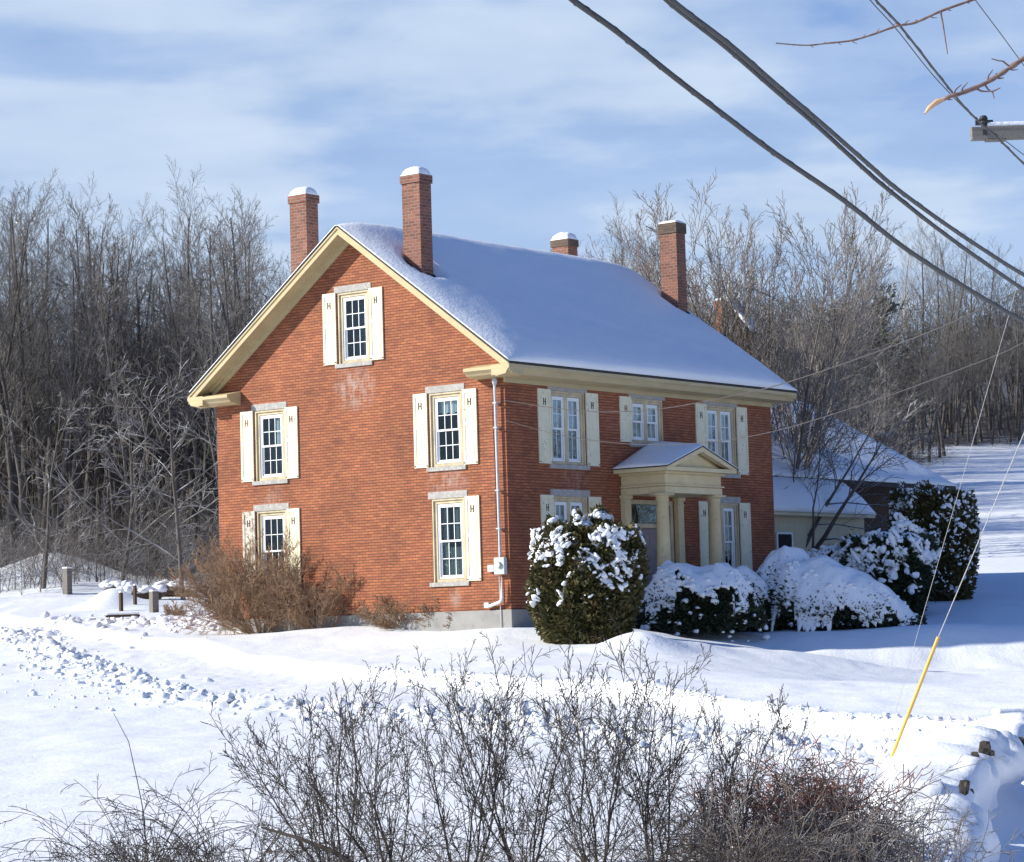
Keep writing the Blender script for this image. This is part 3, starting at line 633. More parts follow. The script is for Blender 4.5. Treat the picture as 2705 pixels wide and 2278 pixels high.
# front door ---------------------------------------------------
tf = tff(6.54); m = MB(tf)
m.box(-1.09, -.96, -.16, .03, .62, 3.5); m.box(.96, 1.09, -.16, .03, .62, 3.5); m.box(-.96, .96, -.16, .028, 3.38, 3.5)
m.box(-.96, .96, -.15, 0, 2.72, 2.84); m.box(-.62, -.50, -.15, .0, .62, 2.72); m.box(.50, .62, -.15, 0, .62, 2.72)
m.box(-.96, -.62, -.13, -.06, .62, 1.15); m.box(.62, .96, -.13, -.06, .62, 1.15)
door = m.build('front_door', M_casing, house, .006)
m = MB(tf); m.box(-.5, .5, -.14, -.10, .62, 2.72)
for x_ in (-.40, .05):
    for z_, h_ in ((.78, .55), (1.45, .55), (2.1, .5)): m.box(x_, x_ + .35, -.10, -.088, z_, z_ + h_)
m.build('door_leaf', mottled('faded_mauve_door', (0.30, 0.24, 0.24), (0.24, 0.19, 0.19), 4, 0.6, 0.1, 0.002), door, .006)
m = MB(tf); m.box(.40, .45, -.088, -.05, 1.55, 1.62); m.build('handle', M_metal, door)
m = MB(tf); m.box(-.96, .96, -.10, -.098, 2.84, 3.38); m.box(-.96, -.62, -.10, -.098, 1.15, 2.72); m.box(.62, .96, -.10, -.098, 1.15, 2.72); m.build('pane', M_glassm, door)
# porch ----------------------------------------------------------
m = MB(); PC = L_ / 2; v0, v1 = PC - 1.42, PC + 1.42; uf = -1.5
m.box(v0, v1, uf, -.004, 3.60, 3.78); m.box(v0 + .03, v1 - .03, uf + .03, -.004, 3.781, 3.80); m.box(v0 + .02, v1 - .02, uf + .02, -.006, 3.80, 4.13)
m.box(v0 - .05, v1 + .05, uf - .05, -.008, 3.795, 3.84); m.box(v0 - .08, v1 + .08, uf - .08, -.003, 4.13, 4.19)
m.box(v0 - .33, v1 + .33, uf - .30, -.005, 4.191, 4.30)
porch = m.build('porch', M_cream, house, .008); porch['label'] = 'cream classical entrance porch with pediment'
PE, PR_, PH = 4.32, 4.92, 1.42 + .36
m = MB(); sl_ = (PR_ - PE) / PH
for sg in (-1, 1):
    e_ = PC + sg * PH
    m.prism([(e_, PE - .02), (PC, PR_ - .02), (PC, PR_ - .17), (e_ - sg * .36, PE - .02)], uf - .32, uf - .12, lambda q, a, b: (a, q, b))
m.prism([(PC - 1.25, 4.302), (PC + 1.25, 4.302), (PC, PR_ - .2)], uf - .06, uf, lambda q, a, b: (a, q, b))
m.prism([(PC - PH + .05, 4.301), (PC + PH - .05, 4.301), (PC, PR_ - .03)], uf + .01, -.002, lambda q, a, b: (a, q, b))
m.build('pediment', M_cream, porch, .006)
m = MB(); m.prism([(PC - PH, PE), (PC, PR_), (PC + PH, PE), (PC + PH, PE - .03), (PC, PR_ - .03), (PC - PH, PE - .03)], uf - .34, -.003, lambda q, a, b: (a, q, b))
m.build('porch_roof', M_shing, porch)
# snow on the porch roof: same sheet, turned a quarter
o = snow_sheet('porch_snow', [(PC - PH, PE + .003), (PC, PR_ + .003), (PC + PH, PE + .003)], 0, 1.83, porch, .13, edge=.3, nxs=24, seed=9)
me = o.data; co = np.empty(len(me.vertices) * 3); me.vertices.foreach_get('co', co); co = co.reshape(-1, 3)
n2 = np.stack([co[:, 1], -co[:, 0] - .003, co[:, 2] + .16 * np.clip((1.2 - co[:, 0]) / 1.2, 0, 1) * np.clip(1 - np.abs(co[:, 1] - PC) / 1.7, 0, 1)], -1); me.vertices.foreach_set('co', n2.ravel()); me.update()
def column(v, u, r=.20, k=24):
    m = MB(); m.lathe(v, u, [(r * 1.25, .62), (r * 1.25, .68), (r * 1.12, .72), (r, .78), (r * .99, 1.6), (r * .84, 3.38), (r * .95, 3.39), (r * .95, 3.43), (r * .86, 3.44), (r * .88, 3.48), (r * 1.15, 3.53)], k)
    m.box(v - r * 1.25, v + r * 1.25, u - r * 1.25, u + r * 1.25, 3.531, 3.598)
    o = m.build('column', M_cream, porch)
    for p in o.data.polygons: p.use_smooth = len(p.vertices) == 4 and abs(p.normal.z) < .5 and p.area < .5
    return o
column(PC - 1.29, -1.29); column(PC + 1.29, -1.29)
for v in (PC - 1.31, PC + 1.31):
    m = MB(); m.box(v - .14, v + .14, -.16, -.004, .6, 3.5); m.box(v - .18, v + .18, -.20, -.004, 3.5, 3.598); m.box(v - .16, v + .16, -.18, -.004, 3.36, 3.40); m.build('pilaster', M_cream, porch, .006)
m = MB(); m.box(PC - 1.6, PC + 1.6, -1.75, -.055, -.3, .6); m.build('porch_floor', M_stone, porch, .01)
# service mast and meter ---------------------------------------
def tubeobj(name, pts, r, mat_, parent=None, k=10, rads=None):
    V, Q = tubes([(list(map(tuple, pts)), rads or [r] * len(pts), k)]); return quadmesh(name, V, Q, mat_, parent)
def arc(pts, n=6):
    out = []
    P = [Vector(p) for p in pts]
    out.append(P[0])
    for i in range(1, len(P) - 1):
        a = P[i] + (P[i - 1] - P[i]).normalized() * .12; b = P[i] + (P[i + 1] - P[i]).normalized() * .12
        for j in range(n + 1):
            t_ = j / n; out.append(a * (1 - t_) ** 2 + P[i] * 2 * t_ * (1 - t_) + b * t_ * t_)
    out.append(P[-1]); return out
mast = tubeobj('service_mast', arc([(-.13, .235, 6.42), (-.13, .225, 4.2), (-.13, .215, 1.8)]), .038, M_metal, house)
m = MB(); m.lathe(-.13, .235, [(.05, 6.40), (.075, 6.47), (.075, 6.53), (.03, 6.6)], 12); m.build('weatherhead', M_metal, mast, smooth=True)
m = MB(); m.box(-.2, -.06, .04, .38, 1.42, 1.86); m.build('meter_box', M_box, mast, .015)
m = MB(lambda a, b, c: (-b - .2, a, c)); k_ = 20
pts = [(.21 + .085 * math.cos(2 * math.pi * i / k_), d_, 1.67 + .085 * math.sin(2 * math.pi * i / k_)) for d_ in (0, .07) for i in range(k_)]
m.poly(pts, [tuple(range(k_)), tuple(range(k_, 2 * k_))] + [(i, (i + 1) % k_, k_ + (i + 1) % k_, k_ + i) for i in range(k_)]); m.build('meter_dial', M_metal, mast, .01)
tubeobj('elbow_pipe', arc([(-.13, .19, 1.43), (-.13, .19, .72), (-.13, .62, .60)]), .045, mottled('white_pipe', (.75, .75, .75), (.68, .68, .68), 5, .5, 0), mast)
m = MB(); m.box(-.12, -.02, .45, .66, 1.50, 1.68); m.build('junction_box', M_box, mast, .01)
m = MB(); m.box(-.16, -.06, .62, .78, .56, .70); m.build('junction_box', M_box, mast, .01)
tubeobj('ground_wire', [(-.08, .30, 1.42), (-.075, .29, .5), (-.09, .29, -.1)], .014, M_metal, mast, 6)
for z_ in (5.9, 5.25, 3.6, 2.6):
    m = MB(); m.box(-.18, -.003, .17, .29, z_, z_ + .035); m.build('clamp', M_metal, mast)
tubeobj('loose_service_cable', [(-.02, .36, 6.35), (-.03, .41, 5.6), (-.03, .37, 4.4), (-.03, .38, 3.0), (-.03, .33, 1.85)], .012, M_cable, mast, 6)
# ------------------------------------------------------------ barn and shed behind
barn = empty('barn', h2w(21, 5, gz(*h2w(21, 5).xy)), HR); bz = barn.location.z
tag(barn, 'long low barn with broad snow-covered roof behind the right end of the brick house', 'barn')
BO = (21, 5)
def bl(v, u, z): return (v - BO[0], u - BO[1], z - bz)
zg = bz - 1.5
m = MB(bl); m.box(13.9, 29.0, 4.6, 13.4, zg, 5.4)
m.prism([(4.6, 5.4), (13.4, 5.0), (8.5, 7.6)], 13.9, 29.0); m.build('wall', M_brownw, barn)
m = MB(bl); m.prism([(2.6, 4.66), (8.5, 8.0), (14.4, 4.66), (14.4, 4.52), (8.5, 7.86), (2.6, 4.52)], 13.6, 29.5); br_ = m.build('roof', M_shing, barn)
o = snow_sheet('snow_cover', [(2.56, 4.67), (8.5, 8.01), (14.4, 4.67)], 13.6, 29.52, br_, .16, nxs=80, seed=4)
co = np.empty(len(o.data.vertices) * 3); o.data.vertices.foreach_get('co', co); co = co.reshape(-1, 3) - np.array([BO[0], BO[1], bz]); o.data.vertices.foreach_set('co', co.ravel()); o.data.update()
m = MB(bl); m.box(21.9, 24.0, 4.52, 4.599, 1.5, 3.9)
k_ = 12; m.prism([(22.2 + 1.5 * .5 * (1 - math.cos(math.pi * i / k_)), 3.0 + .75 * math.sin(math.pi * i / k_)) for i in range(k_ + 1)], 4.46, 4.519, lambda q, a, b: (a, q, b))
for v_ in (22.25, 22.6, 22.95, 23.3, 23.65): m.box(v_ - .03, v_ + .03, 4.44, 4.519, 1.2, 3.4)
m.build('arched_door', mottled('old_door_boards', (.13, .08, .055), (.09, .06, .045), 4, .9), barn)
for v_ in (22.0, 25.6, 29.1): m = MB(bl); m.box(v_ - .09, v_ + .09, 2.75, 2.93, zg, 4.5); m.build('post', M_brownw, barn)
# cream lean-to on the front of the barn
m = MB(bl); m.box(13.7, 21.45, 1.75, 4.595, zg, 3.42); m.prism([(1.75, 3.42), (3.45, 3.42), (3.45, 4.60)], 13.7, 21.45)
for i in range(9): m.box(13.7, 21.46, 1.735, 1.749, 2.0 + i * .16, 2.015 + i * .16)
lt = m.build('lean_to', M_creamw, barn); lt['label'] = 'cream clapboard lean-to'
m = MB(bl); m.prism([(1.45, 3.44), (2.62, 4.52), (2.62, 4.44), (1.45, 3.34)], 13.6, 21.7); m.build('lean_to_roof', M_creamw, lt)
m = MB(bl); m.box(16.0, 16.8, 1.70, 1.734, 2.0, 2.75); m.build('lean_to_window', M_dark, lt); 
m = MB(bl); m.box(15.92, 15.99, 1.69, 1.733, 1.95, 2.8); m.box(16.81, 16.88, 1.69, 1.733, 1.95, 2.8); m.box(15.99, 16.81, 1.69, 1.733, 2.76, 2.82); m.build('window_frame', M_white, lt)
o = snow_sheet('lean_to_snow', [(1.42, 3.45), (1.9, 3.98), (2.62, 4.56)], 13.6, 21.72, lt, .2, nxs=50, seed=6)
co = np.empty(len(o.data.vertices) * 3); o.data.vertices.foreach_get('co', co); co = co.reshape(-1, 3) - np.array([BO[0], BO[1], bz]); o.data.vertices.foreach_set('co', co.ravel()); o.data.update()
# the peak of another roof with a rusty brick chimney beyond the main roof
pk = at(1919, 788, 90); rear = empty('rear_gable_building', (pk.x, pk.y, gz(pk.x, pk.y)), HR)
tag(rear, 'steep snowy roof peak with rusty brown chimney just visible past the far chimney', 'building')
zz = pk.z - rear.location.z
m = MB(); m.prism([(-.72, -1), (.5, -1), (.5, zz - .8), (0, zz - .25), (-.72, zz - 1.15)], .10, .5); m.build('wall', M_brownw, rear)
m = MB(); m.prism([(-.85, zz - 1.2), (0, zz - .1), (.6, zz - .9), (.6, zz - 1.0), (0, zz - .20), (-.85, zz - 1.3)], .02, .55); rr_ = m.build('roof', M_shing, rear)
m = MB(); m.prism([(-.9, zz - 1.2), (0, zz - .09), (.3, zz - .43), (.28, zz - .36), (0, zz + .06), (-.88, zz - 1.02)], 0, .56); m.build('snow_cover', M_snow, rr_, .04)
m = MB(); m.box(-.22, .06, .06, .36, zz - 3.4, zz - .08); cc = m.build('chimney', mottled('rust_brick', (.24, .10, .055), (.16, .07, .04), 5, .9), rear, .01)
m = MB(); m.box(-.20, .04, .08, .34, zz - .079, zz); m.build('snow_cap', M_snow, cc, .03)
tubeobj('vent_pipe', [(.2, .0, zz - .2), (.2, .0, zz + .55)], .035, mottled('pale_pipe', (.6, .5, .3), (.5, .42, .26), 4, .6, 0), rear)
# ------------------------------------------------------------ evergreens at the front
def evergreen(name, label, cat, cx, cy, rx, ry, H, seed, green, nleaf, nsnow, snowlow=.35, lumps=.16, spikes=7, leaf=.10, power=2.6, core=True, snowsz=(.05, .15), lean=0, patch=.3, sph=.22):
    rs = np.random.RandomState(seed); base = gz(cx, cy) - .12; root = empty(name, (cx, cy, base)); tag(root, label, cat)
    sp = [(rs.uniform(-.75, .75) * rx, rs.uniform(-.75, .75) * ry, rs.uniform(.12, .3) * rx, rs.uniform(.4, 1) * sph * H) for i in range(spikes)]
    def topz(x, y):
        r = np.sqrt((x / rx) ** 2 + (y / ry) ** 2); z = H * .82 * np.clip(1 - r ** power, 0, 1) ** .5
        for a, b, w__, h__ in sp: z = z + h__ * np.exp(-((x - a) / w__) ** 2 - ((y - b) / w__) ** 2) * np.clip(1.1 - r, 0, 1)
        return z
    # sample points over a bulging barrel: narrow at the foot, widest at .55 H
    def surf(n, zmin=0.02, top=.35):
        nt_ = int(n * top); ns = n - nt_
        a = rs.rand(ns) * 6.283; t_ = zmin + (1 - zmin) * rs.rand(ns) ** .9; prof = (.72 + .31 * np.sin(np.clip(t_ * 1.25, 0, 1) * 1.9)) * (1.0 - .12 * t_ ** 9)
        k = 1 + lumps * (2.2 * fbm(np.cos(a) * 1.9 + seed, np.sin(a) * 1.9 + t_ * 3.2, 3)); rad = prof * k
        x = np.cos(a) * rad * rx; y = np.sin(a) * rad * ry; z = t_ * H * .84
        nn_ = np.stack([np.cos(a), np.sin(a), np.full(ns, .35)], -1)
        a2 = rs.rand(nt_) * 6.283; r2 = np.sqrt(rs.rand(nt_)) * .93; x2 = np.cos(a2) * r2 * rx; y2 = np.sin(a2) * r2 * ry; z2 = np.maximum(topz(x2, y2), H * .5)
        n2_ = np.stack([np.cos(a2) * r2, np.sin(a2) * r2, np.full(nt_, 1.)], -1)
        return np.concatenate([np.stack([x, y, z], -1), np.stack([x2, y2, z2], -1)]), np.concatenate([nn_, n2_])
    P, Nn = surf(nleaf); P = P - Nn * rs.rand(len(P), 1) * .22; P[:, 0] += lean * P[:, 2]
    V, Q = leaves(P, Nn, rs.uniform(.6, 1.3, len(P)) * leaf, rs, 1.5, .55); quadmesh('foliage', V, Q, green, root, False)
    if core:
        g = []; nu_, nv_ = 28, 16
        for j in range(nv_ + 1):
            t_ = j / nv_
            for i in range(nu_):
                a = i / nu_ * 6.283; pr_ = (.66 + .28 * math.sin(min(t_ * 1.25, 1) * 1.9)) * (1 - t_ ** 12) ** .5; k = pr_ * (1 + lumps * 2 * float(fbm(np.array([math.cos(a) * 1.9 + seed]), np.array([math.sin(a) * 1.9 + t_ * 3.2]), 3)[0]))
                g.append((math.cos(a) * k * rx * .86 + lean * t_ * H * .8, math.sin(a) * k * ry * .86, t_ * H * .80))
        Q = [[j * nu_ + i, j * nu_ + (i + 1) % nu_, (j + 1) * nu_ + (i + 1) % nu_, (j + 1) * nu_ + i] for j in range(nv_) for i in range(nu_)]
        quadmesh('dark_core', g, Q, M_greend, root)  # opaque dark core added inside the foliage to block light
    P, Nn = surf(nsnow, snowlow, .5); keep = rs.rand(len(P)) < np.clip((P[:, 2] / (H * .84) - snowlow * .6) / .55, .04, 1); P = P[keep] + Nn[keep] * .04; P[:, 0] += lean * P[:, 2]
    # clustered: pull clumps towards a few twig ends
    if patch:
        gp = fbm(P[:, 0] * 2.2 + seed, P[:, 1] * 2.2 + P[:, 2] * 2.4, 3); P = P[gp > np.quantile(gp, patch)]
    V, Q = clumps(P, snowsz[0] + (snowsz[1] - snowsz[0]) * rs.rand(len(P)) ** 2, rs, .8, .5, 1.9); o = quadmesh('snow_clumps', V, Q, M_snow, root); ss = o.modifiers.new('sub', 'SUBSURF'); ss.levels = ss.render_levels = 1
    return root
evergreen('arborvitae', 'big round olive-green evergreen with snow clumps at the house corner', 'evergreen', 1.72, 67.0, 1.30, 1.2, 3.5, 11, M_green, 30000, 4600, .36, spikes=11, leaf=.085, power=7, snowsz=(.015, .11), patch=.62)
evergreen('arborvitae', 'tall oval snow-speckled evergreen at the far right by the barn', 'evergreen', 13.3, 84.0, 1.16, 1.2, 4.15, 12, M_green, 24000, 3600, .05, spikes=9, leaf=.085, power=9, snowsz=(.02, .085), lumps=.07, patch=.4, sph=.09)
evergreen('arborvitae', 'slim evergreen with two snowy tips, left side of the tall oval one', 'evergreen', 12.45, 84.6, .48, .6, 4.2, 15, M_green, 7000, 900, .35, spikes=3, leaf=.085, power=5, snowsz=(.02, .085), lumps=.1, patch=.4)
evergreen('yew_bush', 'broad dark evergreen bush with thick snow pads between the snow mound and tall evergreen', 'bush', 10.9, 78.0, 1.2, 1.1, 2.85, 13, M_greend, 18000, 2400, .30, spikes=9, leaf=.09, power=4, snowsz=(.03, .17), lumps=.26, patch=.55)
evergreen('yew_bush', 'low dark evergreen bush with snow in front of the cream lean-to', 'bush', 9.4, 79.0, 1.0, .9, 2.25, 16, M_greend, 9000, 1500, .4, spikes=6, leaf=.09, power=4, snowsz=(.03, .15), lumps=.26, patch=.5)
evergreen('porch_shrub', 'small snowy evergreen sapling between the porch columns', 'shrub', *h2w(6.0, -2.1).xy, .36, .36, 2.05, 17, M_greend, 2200, 240, .1, spikes=3, leaf=.07, core=False, snowsz=(.04, .10))
def snowbush(name, label, cx, cy, rx, ry, H, seed, rot=0, skew=0, expose=.35, full=.82, nclump=300, cut=.34):
    """low spreading evergreen bent under a thick cover of snow"""
    rs = np.random.RandomState(seed); base = gz(cx, cy) - .1; root = empty(name, (cx, cy, base), rot); tag(root, label, 'bush')
    def top(x, y):
        r = np.sqrt(((x - skew * rx * .0) / rx) ** 2 + (y / ry) ** 2)
        ridge = 1 + skew * x / rx
        return H * np.clip(1 - r ** 2.3, 0, 1) ** .62 * ridge * (1 + .32 * fbm(x * .9 + seed, y * .9, 3)), r
    n = 70; g = np.linspace(-1.1, 1.1, n); A, B = np.meshgrid(g * rx, g * ry); Zt, r = top(A, B)
    edge = full + .30 * fbm(A * 1.7 + 3 * seed, B * 1.7, 3)
    ang_ = np.arctan2(B / ry, A / rx); Zt = Zt + .16 * fbm(ang_ * 3.2 + seed, r * 1.6, 3) * np.clip(r * 1.5, 0, 1) + .05 * fbm(A * 3 + seed, B * 3, 2)
    idx = np.arange(n * n).reshape(n, n); gap = fbm(A * 2.0 + 5 * seed, B * 2.0, 4)
    Zs = np.where(r < edge, Zt, Zt - .28); 
    Q = np.stack([idx[:-1, :-1], idx[:-1, 1:], idx[1:, 1:], idx[1:, :-1]], -1)
    cen = (r[:-1, :-1] + r[1:, 1:]) / 2; ec = (edge[:-1, :-1]); gc = gap[:-1, :-1]
    thr_ = expose - .42 * np.clip(cen - .35, 0, .5)
    hc = (Zt[:-1, :-1] + Zt[1:, 1:]) / 2 / H; rag = fbm(A * 3.3 + seed, B * 3.3 + 7, 3)[:-1, :-1]
    keep = (cen < ec) & (gc < thr_) & (hc > cut * (1 + 1.3 * rag))
    V = np.stack([A, B, Zt], -1).reshape(-1, 3)
    o = quadmesh('snow_cover', V, Q[keep], M_snow, root)
    sd = o.modifiers.new('solid', 'SOLIDIFY'); sd.thickness = .09; sd.offset = -1
    ss = o.modifiers.new('sub', 'SUBSURF'); ss.levels = 1; ss.render_levels = 1
    # foliage just under the snow, poking out at the rim
    nl = 15000; a = rs.rand(nl) * 6.283; q = np.sqrt(rs.rand(nl)) * (1.02 if full < .9 else .9); x = np.cos(a) * q * rx; y = np.sin(a) * q * ry; z, _ = top(x, y); z = z - (.20 if full < .9 else .30) - rs.rand(nl) * .35; z = np.maximum(z, rs.rand(nl) * .3)
    V, Q = leaves(np.stack([x, y, z], -1), np.stack([np.cos(a), np.sin(a), np.full(nl, .1)], -1), rs.uniform(.06, .12, nl), rs, 1.8, .6); quadmesh('foliage', V, Q, M_greend, root, False)
    # clumps along the rim
    nc = nclump; a = rs.rand(nc) * 6.283; q = rs.uniform(.55, 1.02, nc); x = np.cos(a) * q * rx; y = np.sin(a) * q * ry; z, _ = top(x, y)
    V, Q = clumps(np.stack([x, y, z - .02 - rs.rand(nc) * .25 * (q > .8)], -1), rs.uniform(.03, .10, nc), rs, .7, .3); quadmesh('snow_clumps', V, Q, M_snow, root)
snowbush('juniper_bush', 'spreading evergreen weighed down by snow, just right of the big round evergreen', 4.9, 71.9, 1.8, 1.1, 2.25, 21, 0, -.1, .50, .93, 260)
snowbush('juniper_bush', 'large rounded heap of snow on a bush right of the porch', 7.5, 74.4, 1.35, 1.1, 2.2, 22, .1, -.1, .55, 1.0, 140, .20)
snowbush('juniper_bush', 'long sloping snow-buried bush trailing down to the right', 9.0, 73.5, 2.25, 1.2, 1.75, 24, -.05, -.6, .60, 1.02, 200, .10)
snowbush('juniper_bush', 'low snowy bush at the foot of the porch column', 6.2, 73.9, 1.2, .9, 1.7, 25, 0, 0, .3, .9, 60)

# ------------------------------------------------------------ bare woods
P_forest = dict(n=[1, 24, 7, 6], start=[0, .36, .12, .1], ang=[0, 40, 34, 34], len=[1, .27, .40, .46], seg=[10, 6, 4, 3], wob=[.035, .085, .11, .14], trop=[.02, .08, .05, .03], rr=[1, .36, .5, .6], tip=.15, rmin=.0072, shape=lambda t: 1.3 - .85 * t)
P_forest2 = dict(P_forest, n=[1, 17, 8, 6], start=[0, .48, .1, .1], ang=[0, 30, 30, 30], len=[1, .36, .38, .46], trop=[.02, .12, .07, .03])
P_forest3 = dict(P_forest, n=[1, 28, 6, 6], start=[0, .25, .15, .1], ang=[0, 50, 40, 38], len=[1, .25, .42, .48], trop=[.02, .05, .03, .0])
P_under = dict(P_forest, n=[1, 14, 6, 4], start=[0, .15, .15, .1], ang=[0, 50, 45, 40], len=[1, .5, .45, .5], seg=[6, 5, 4, 3], wob=[.12, .16, .2, .22], trop=[.02, .03, .0, -.02], rmin=.009)
protos = []
for i, (P, H, r0, mt_, mc_) in enumerate([(P_forest, 17, .20, M_bark, M_twig), (P_forest2, 18, .22, M_bark, M_twig), (P_forest3, 15, .15, M_bark, M_twigd), (P_forest, 16, .14, M_bark, M_twigs), (P_forest2, 17, .16, M_bark, M_twig)]):
    o = make_tree('bare_tree', 100 + i, P, H, r0, mt_, mc_); protos.append((o, H))
prof_x = [-60, 0, 40, 100, 150, 250, 330, 400, 470, 540, 580, 640, 800, 1000, 1060, 1110, 1170, 1240, 1330, 1400, 1500, 1620, 1700, 1800, 1860, 1900, 2000, 2100, 2200]
prof_y = [330, 318, 335, 375, 400, 432, 445, 385, 362, 400, 450, 560, 590, 580, 520, 480, 500, 450, 500, 570, 590, 600, 590, 600, 650, 610, 615, 600, 590]
rg = random.Random(5); placed = []
FG = 'bare trees of the woods behind the house'
used_p = [False] * len(protos); ntree = 0
def place(x, y, top, kind):
    global ntree
    o, H = protos[kind]; g = gz(x, y); h = top - g
    if h < 5: return
    c = o if not used_p[kind] else copy_tree(o); used_p[kind] = True
    s = h / H; c.location = (x, y, g); c.rotation_euler = (0, 0, rg.random() * 6.28); k = min(max(s, .8), 1.15) if s < 1.3 else s * .85
    c.scale = (k, k, s)
    tag(c, 'tall leafless grey-brown tree standing in the snowy woods behind the house', 'tree', FG); ntree += 1
def topz_at(vx, y): return CAMZ + .98 * pray(vx * 1.29117, float(np.interp(vx, prof_x, prof_y)) * 1.29117).z / pray(vx * 1.29117, 1000).y * y
def tly(x): return float(np.interp(x, [p[0] for p in TREEL], [p[1] for p in TREEL]))
def screenx(x, y): return 1047.5 + x / y * FPX / 1.29117
# first row traces the skyline, rows behind fill the depth
vx = -40
while vx < 2180:
    for row in range(2):
        if 650 < vx < 1050 and row: continue
        v = vx + rg.uniform(-8, 8)
        y0 = 118.
        for it in range(20): y0 = tly((v - 1047.5) * 1.29117 / FPX * y0)
        y = y0 + (2 + rg.random() * 8 if row == 0 else 14 + rg.random() * 26); x = (v - 1047.5) * 1.29117 / FPX * y
        tz = topz_at(v, y) * rg.uniform(.84, .98) if rg.random() < .75 else topz_at(v, y) * rg.uniform(.7, .9)
        k = rg.choice([0, 1, 2, 3, 4, 0, 4]) if row == 0 else rg.choice([0, 1, 4])
        place(x, y, tz, k)
    vx += 19 if vx < 640 or vx > 1050 else 40
# extra trees outside the frame keep the edge of the wood from ending at the picture
for i in range(24):
    x = rg.choice([-1, 1]) * rg.uniform(24, 46); y = tly(x) + rg.uniform(2, 30); place(x, y, gz(x, y) + rg.uniform(13, 18), rg.choice([0, 1, 4]))
for i in range(14):
    y = rg.uniform(110, 134); v = rg.uniform(1560, 1850); x = (v - 1047.5) * 1.29117 / FPX * y; place(x, y, topz_at(v, y) * rg.uniform(.62, .9), rg.choice([0, 1, 3]))
for i in range(26):  # unseen trees added off to the right so front windows reflect something dark
    x = rg.uniform(44, 95); y = rg.uniform(72, 150); place(x, y, gz(x, y) + rg.uniform(13, 18), rg.choice([0, 1, 3]))
# deep wood and undergrowth: nobody could count these stems
def thicket(name, label, fn, n, seed, P, Hr, mt_, loc=(0, 0, 0), kk=3, r0=.05, variants=8):
    rg_ = random.Random(seed); V_ = []; Q_ = []; b = 0; vs_ = []
    for k in range(variants):
        out = []; grow(out, rg_, (0, 0, -.2), nrm((rg_.gauss(0, .12), rg_.gauss(0, .12), 1)), 1.0, r0, 0, P); vs_.append(tubes([(p, r, kk) for l, p, r in out]))
    rs_ = np.random.RandomState(seed)
    for k in range(n):
        x, y = fn(rs_); V, Q = vs_[k % variants]; h = rs_.uniform(*Hr); a = rs_.rand() * 6.28; c, s = math.cos(a), math.sin(a); wd = h * rs_.uniform(.75, 1.1)
        W__ = np.stack([(V[:, 0] * c - V[:, 1] * s) * wd + x, (V[:, 0] * s + V[:, 1] * c) * wd + y, V[:, 2] * h + gz(x, y)], -1); V_.append(W__); Q_.append(Q + b); b += len(V)
    return tag(quadmesh(name, np.concatenate(V_), np.concatenate(Q_), mt_), label, 'woods', kind='stuff')
P_th = dict(n=[1, 11, 5, 3], start=[0, .12, .1, .1], ang=[0, 42, 42, 40], len=[1, .5, .45, .5], seg=[6, 4, 3, 2], wob=[.09, .15, .18, .2], trop=[.03, .08, .03, 0], rr=[1, .4, .5, .6], tip=.2, rmin=.0014, shape=lambda t: 1.2 - .7 * t)
def f_under(r_):
    v = r_.uniform(-30, 2180); y = 118.; off = r_.rand() ** 1.3 * 22 - 1
    for it in range(8): y = tly((v - 1047.5) * 1.29117 / FPX * y)
    y += off; return (v - 1047.5) * 1.29117 / FPX * y, y
thicket('undergrowth', 'tangled leafless undergrowth and saplings at the edge of the woods', f_under, 420, 31, P_th, (1.8, 5.0), M_twigd, r0=.009)
def f_side(r_): return r_.uniform(42, 110), r_.uniform(70, 150)
thicket('unseen_woods', 'unseen leafless brush added past the right-hand field to darken window reflections', f_side, 260, 34, P_th, (5, 11), M_twigd, r0=.010)  # out of view, added to dim what the front panes mirror
def f_deep(r_):
    v = r_.uniform(-60, 2200); y = 118.
    for it in range(8): y = tly((v - 1047.5) * 1.29117 / FPX * y)
    y += r_.uniform(22, 75); return (v - 1047.5) * 1.29117 / FPX * y, y
P_deep = dict(P_th, n=[1, 12, 4, 2], start=[0, .3, .1, .1], rmin=.0012)
thicket('distant_woods', 'dense dark mass of leafless trees deep in the woods', f_deep, 720, 32, P_deep, (9, 14), M_twigd, r0=.011)
def f_near(r_): return r_.uniform(-24, -8.5), r_.uniform(101, 112)
thicket('brush_line', 'leafless snow-dusted brush around the mound at the left edge of the woods', f_near, 190, 33, P_th, (1.3, 3.6), M_twigs, r0=.010)
# yard trees behind the house
P_vase = dict(n=[1, 15, 9, 6], start=[0, .22, .15, .1], ang=[0, 22, 24, 28], len=[1, .5, .42, .45], seg=[9, 6, 5, 3], wob=[.04, .08, .11, .14], trop=[.015, .05, .04, .02], rr=[1, .5, .5, .6], tip=.12, rmin=.0075, shape=lambda t: 1.15 - .7 * t)
o = make_tree('vase_tree', 51, dict(P_vase, n=[1, 14, 9, 6], rmin=.0085), 12.4, .12, barkmat('vase_bark', (.12, .10, .09), (.20, .17, .15), .2, .7), barkmat('vase_twigs', (.19, .165, .145), (.27, .235, .21), .25, .5), 12, .36)
o.location = (8.35, 88.5, gz(8.35, 88.5)); tag(o, 'tall many-stemmed leafless tree fanning out behind the right end of the house', 'tree')
o = make_tree('vase_tree', 54, dict(P_vase, n=[1, 10, 8, 5]), 12.2, .11, M_bark, M_redtw, 5, .2)
o.location = (6.4, 97, gz(6.4, 97)); tag(o, 'leafless tree with fine reddish twigs behind the far front chimney', 'tree')
P_spread = dict(P_vase, n=[1, 9, 8, 5], start=[0, .25, .2, .1], ang=[0, 42, 38, 36], len=[1, .6, .45, .45], wob=[.06, .11, .14, .16], trop=[.01, .01, .0, .0], rmin=.008)
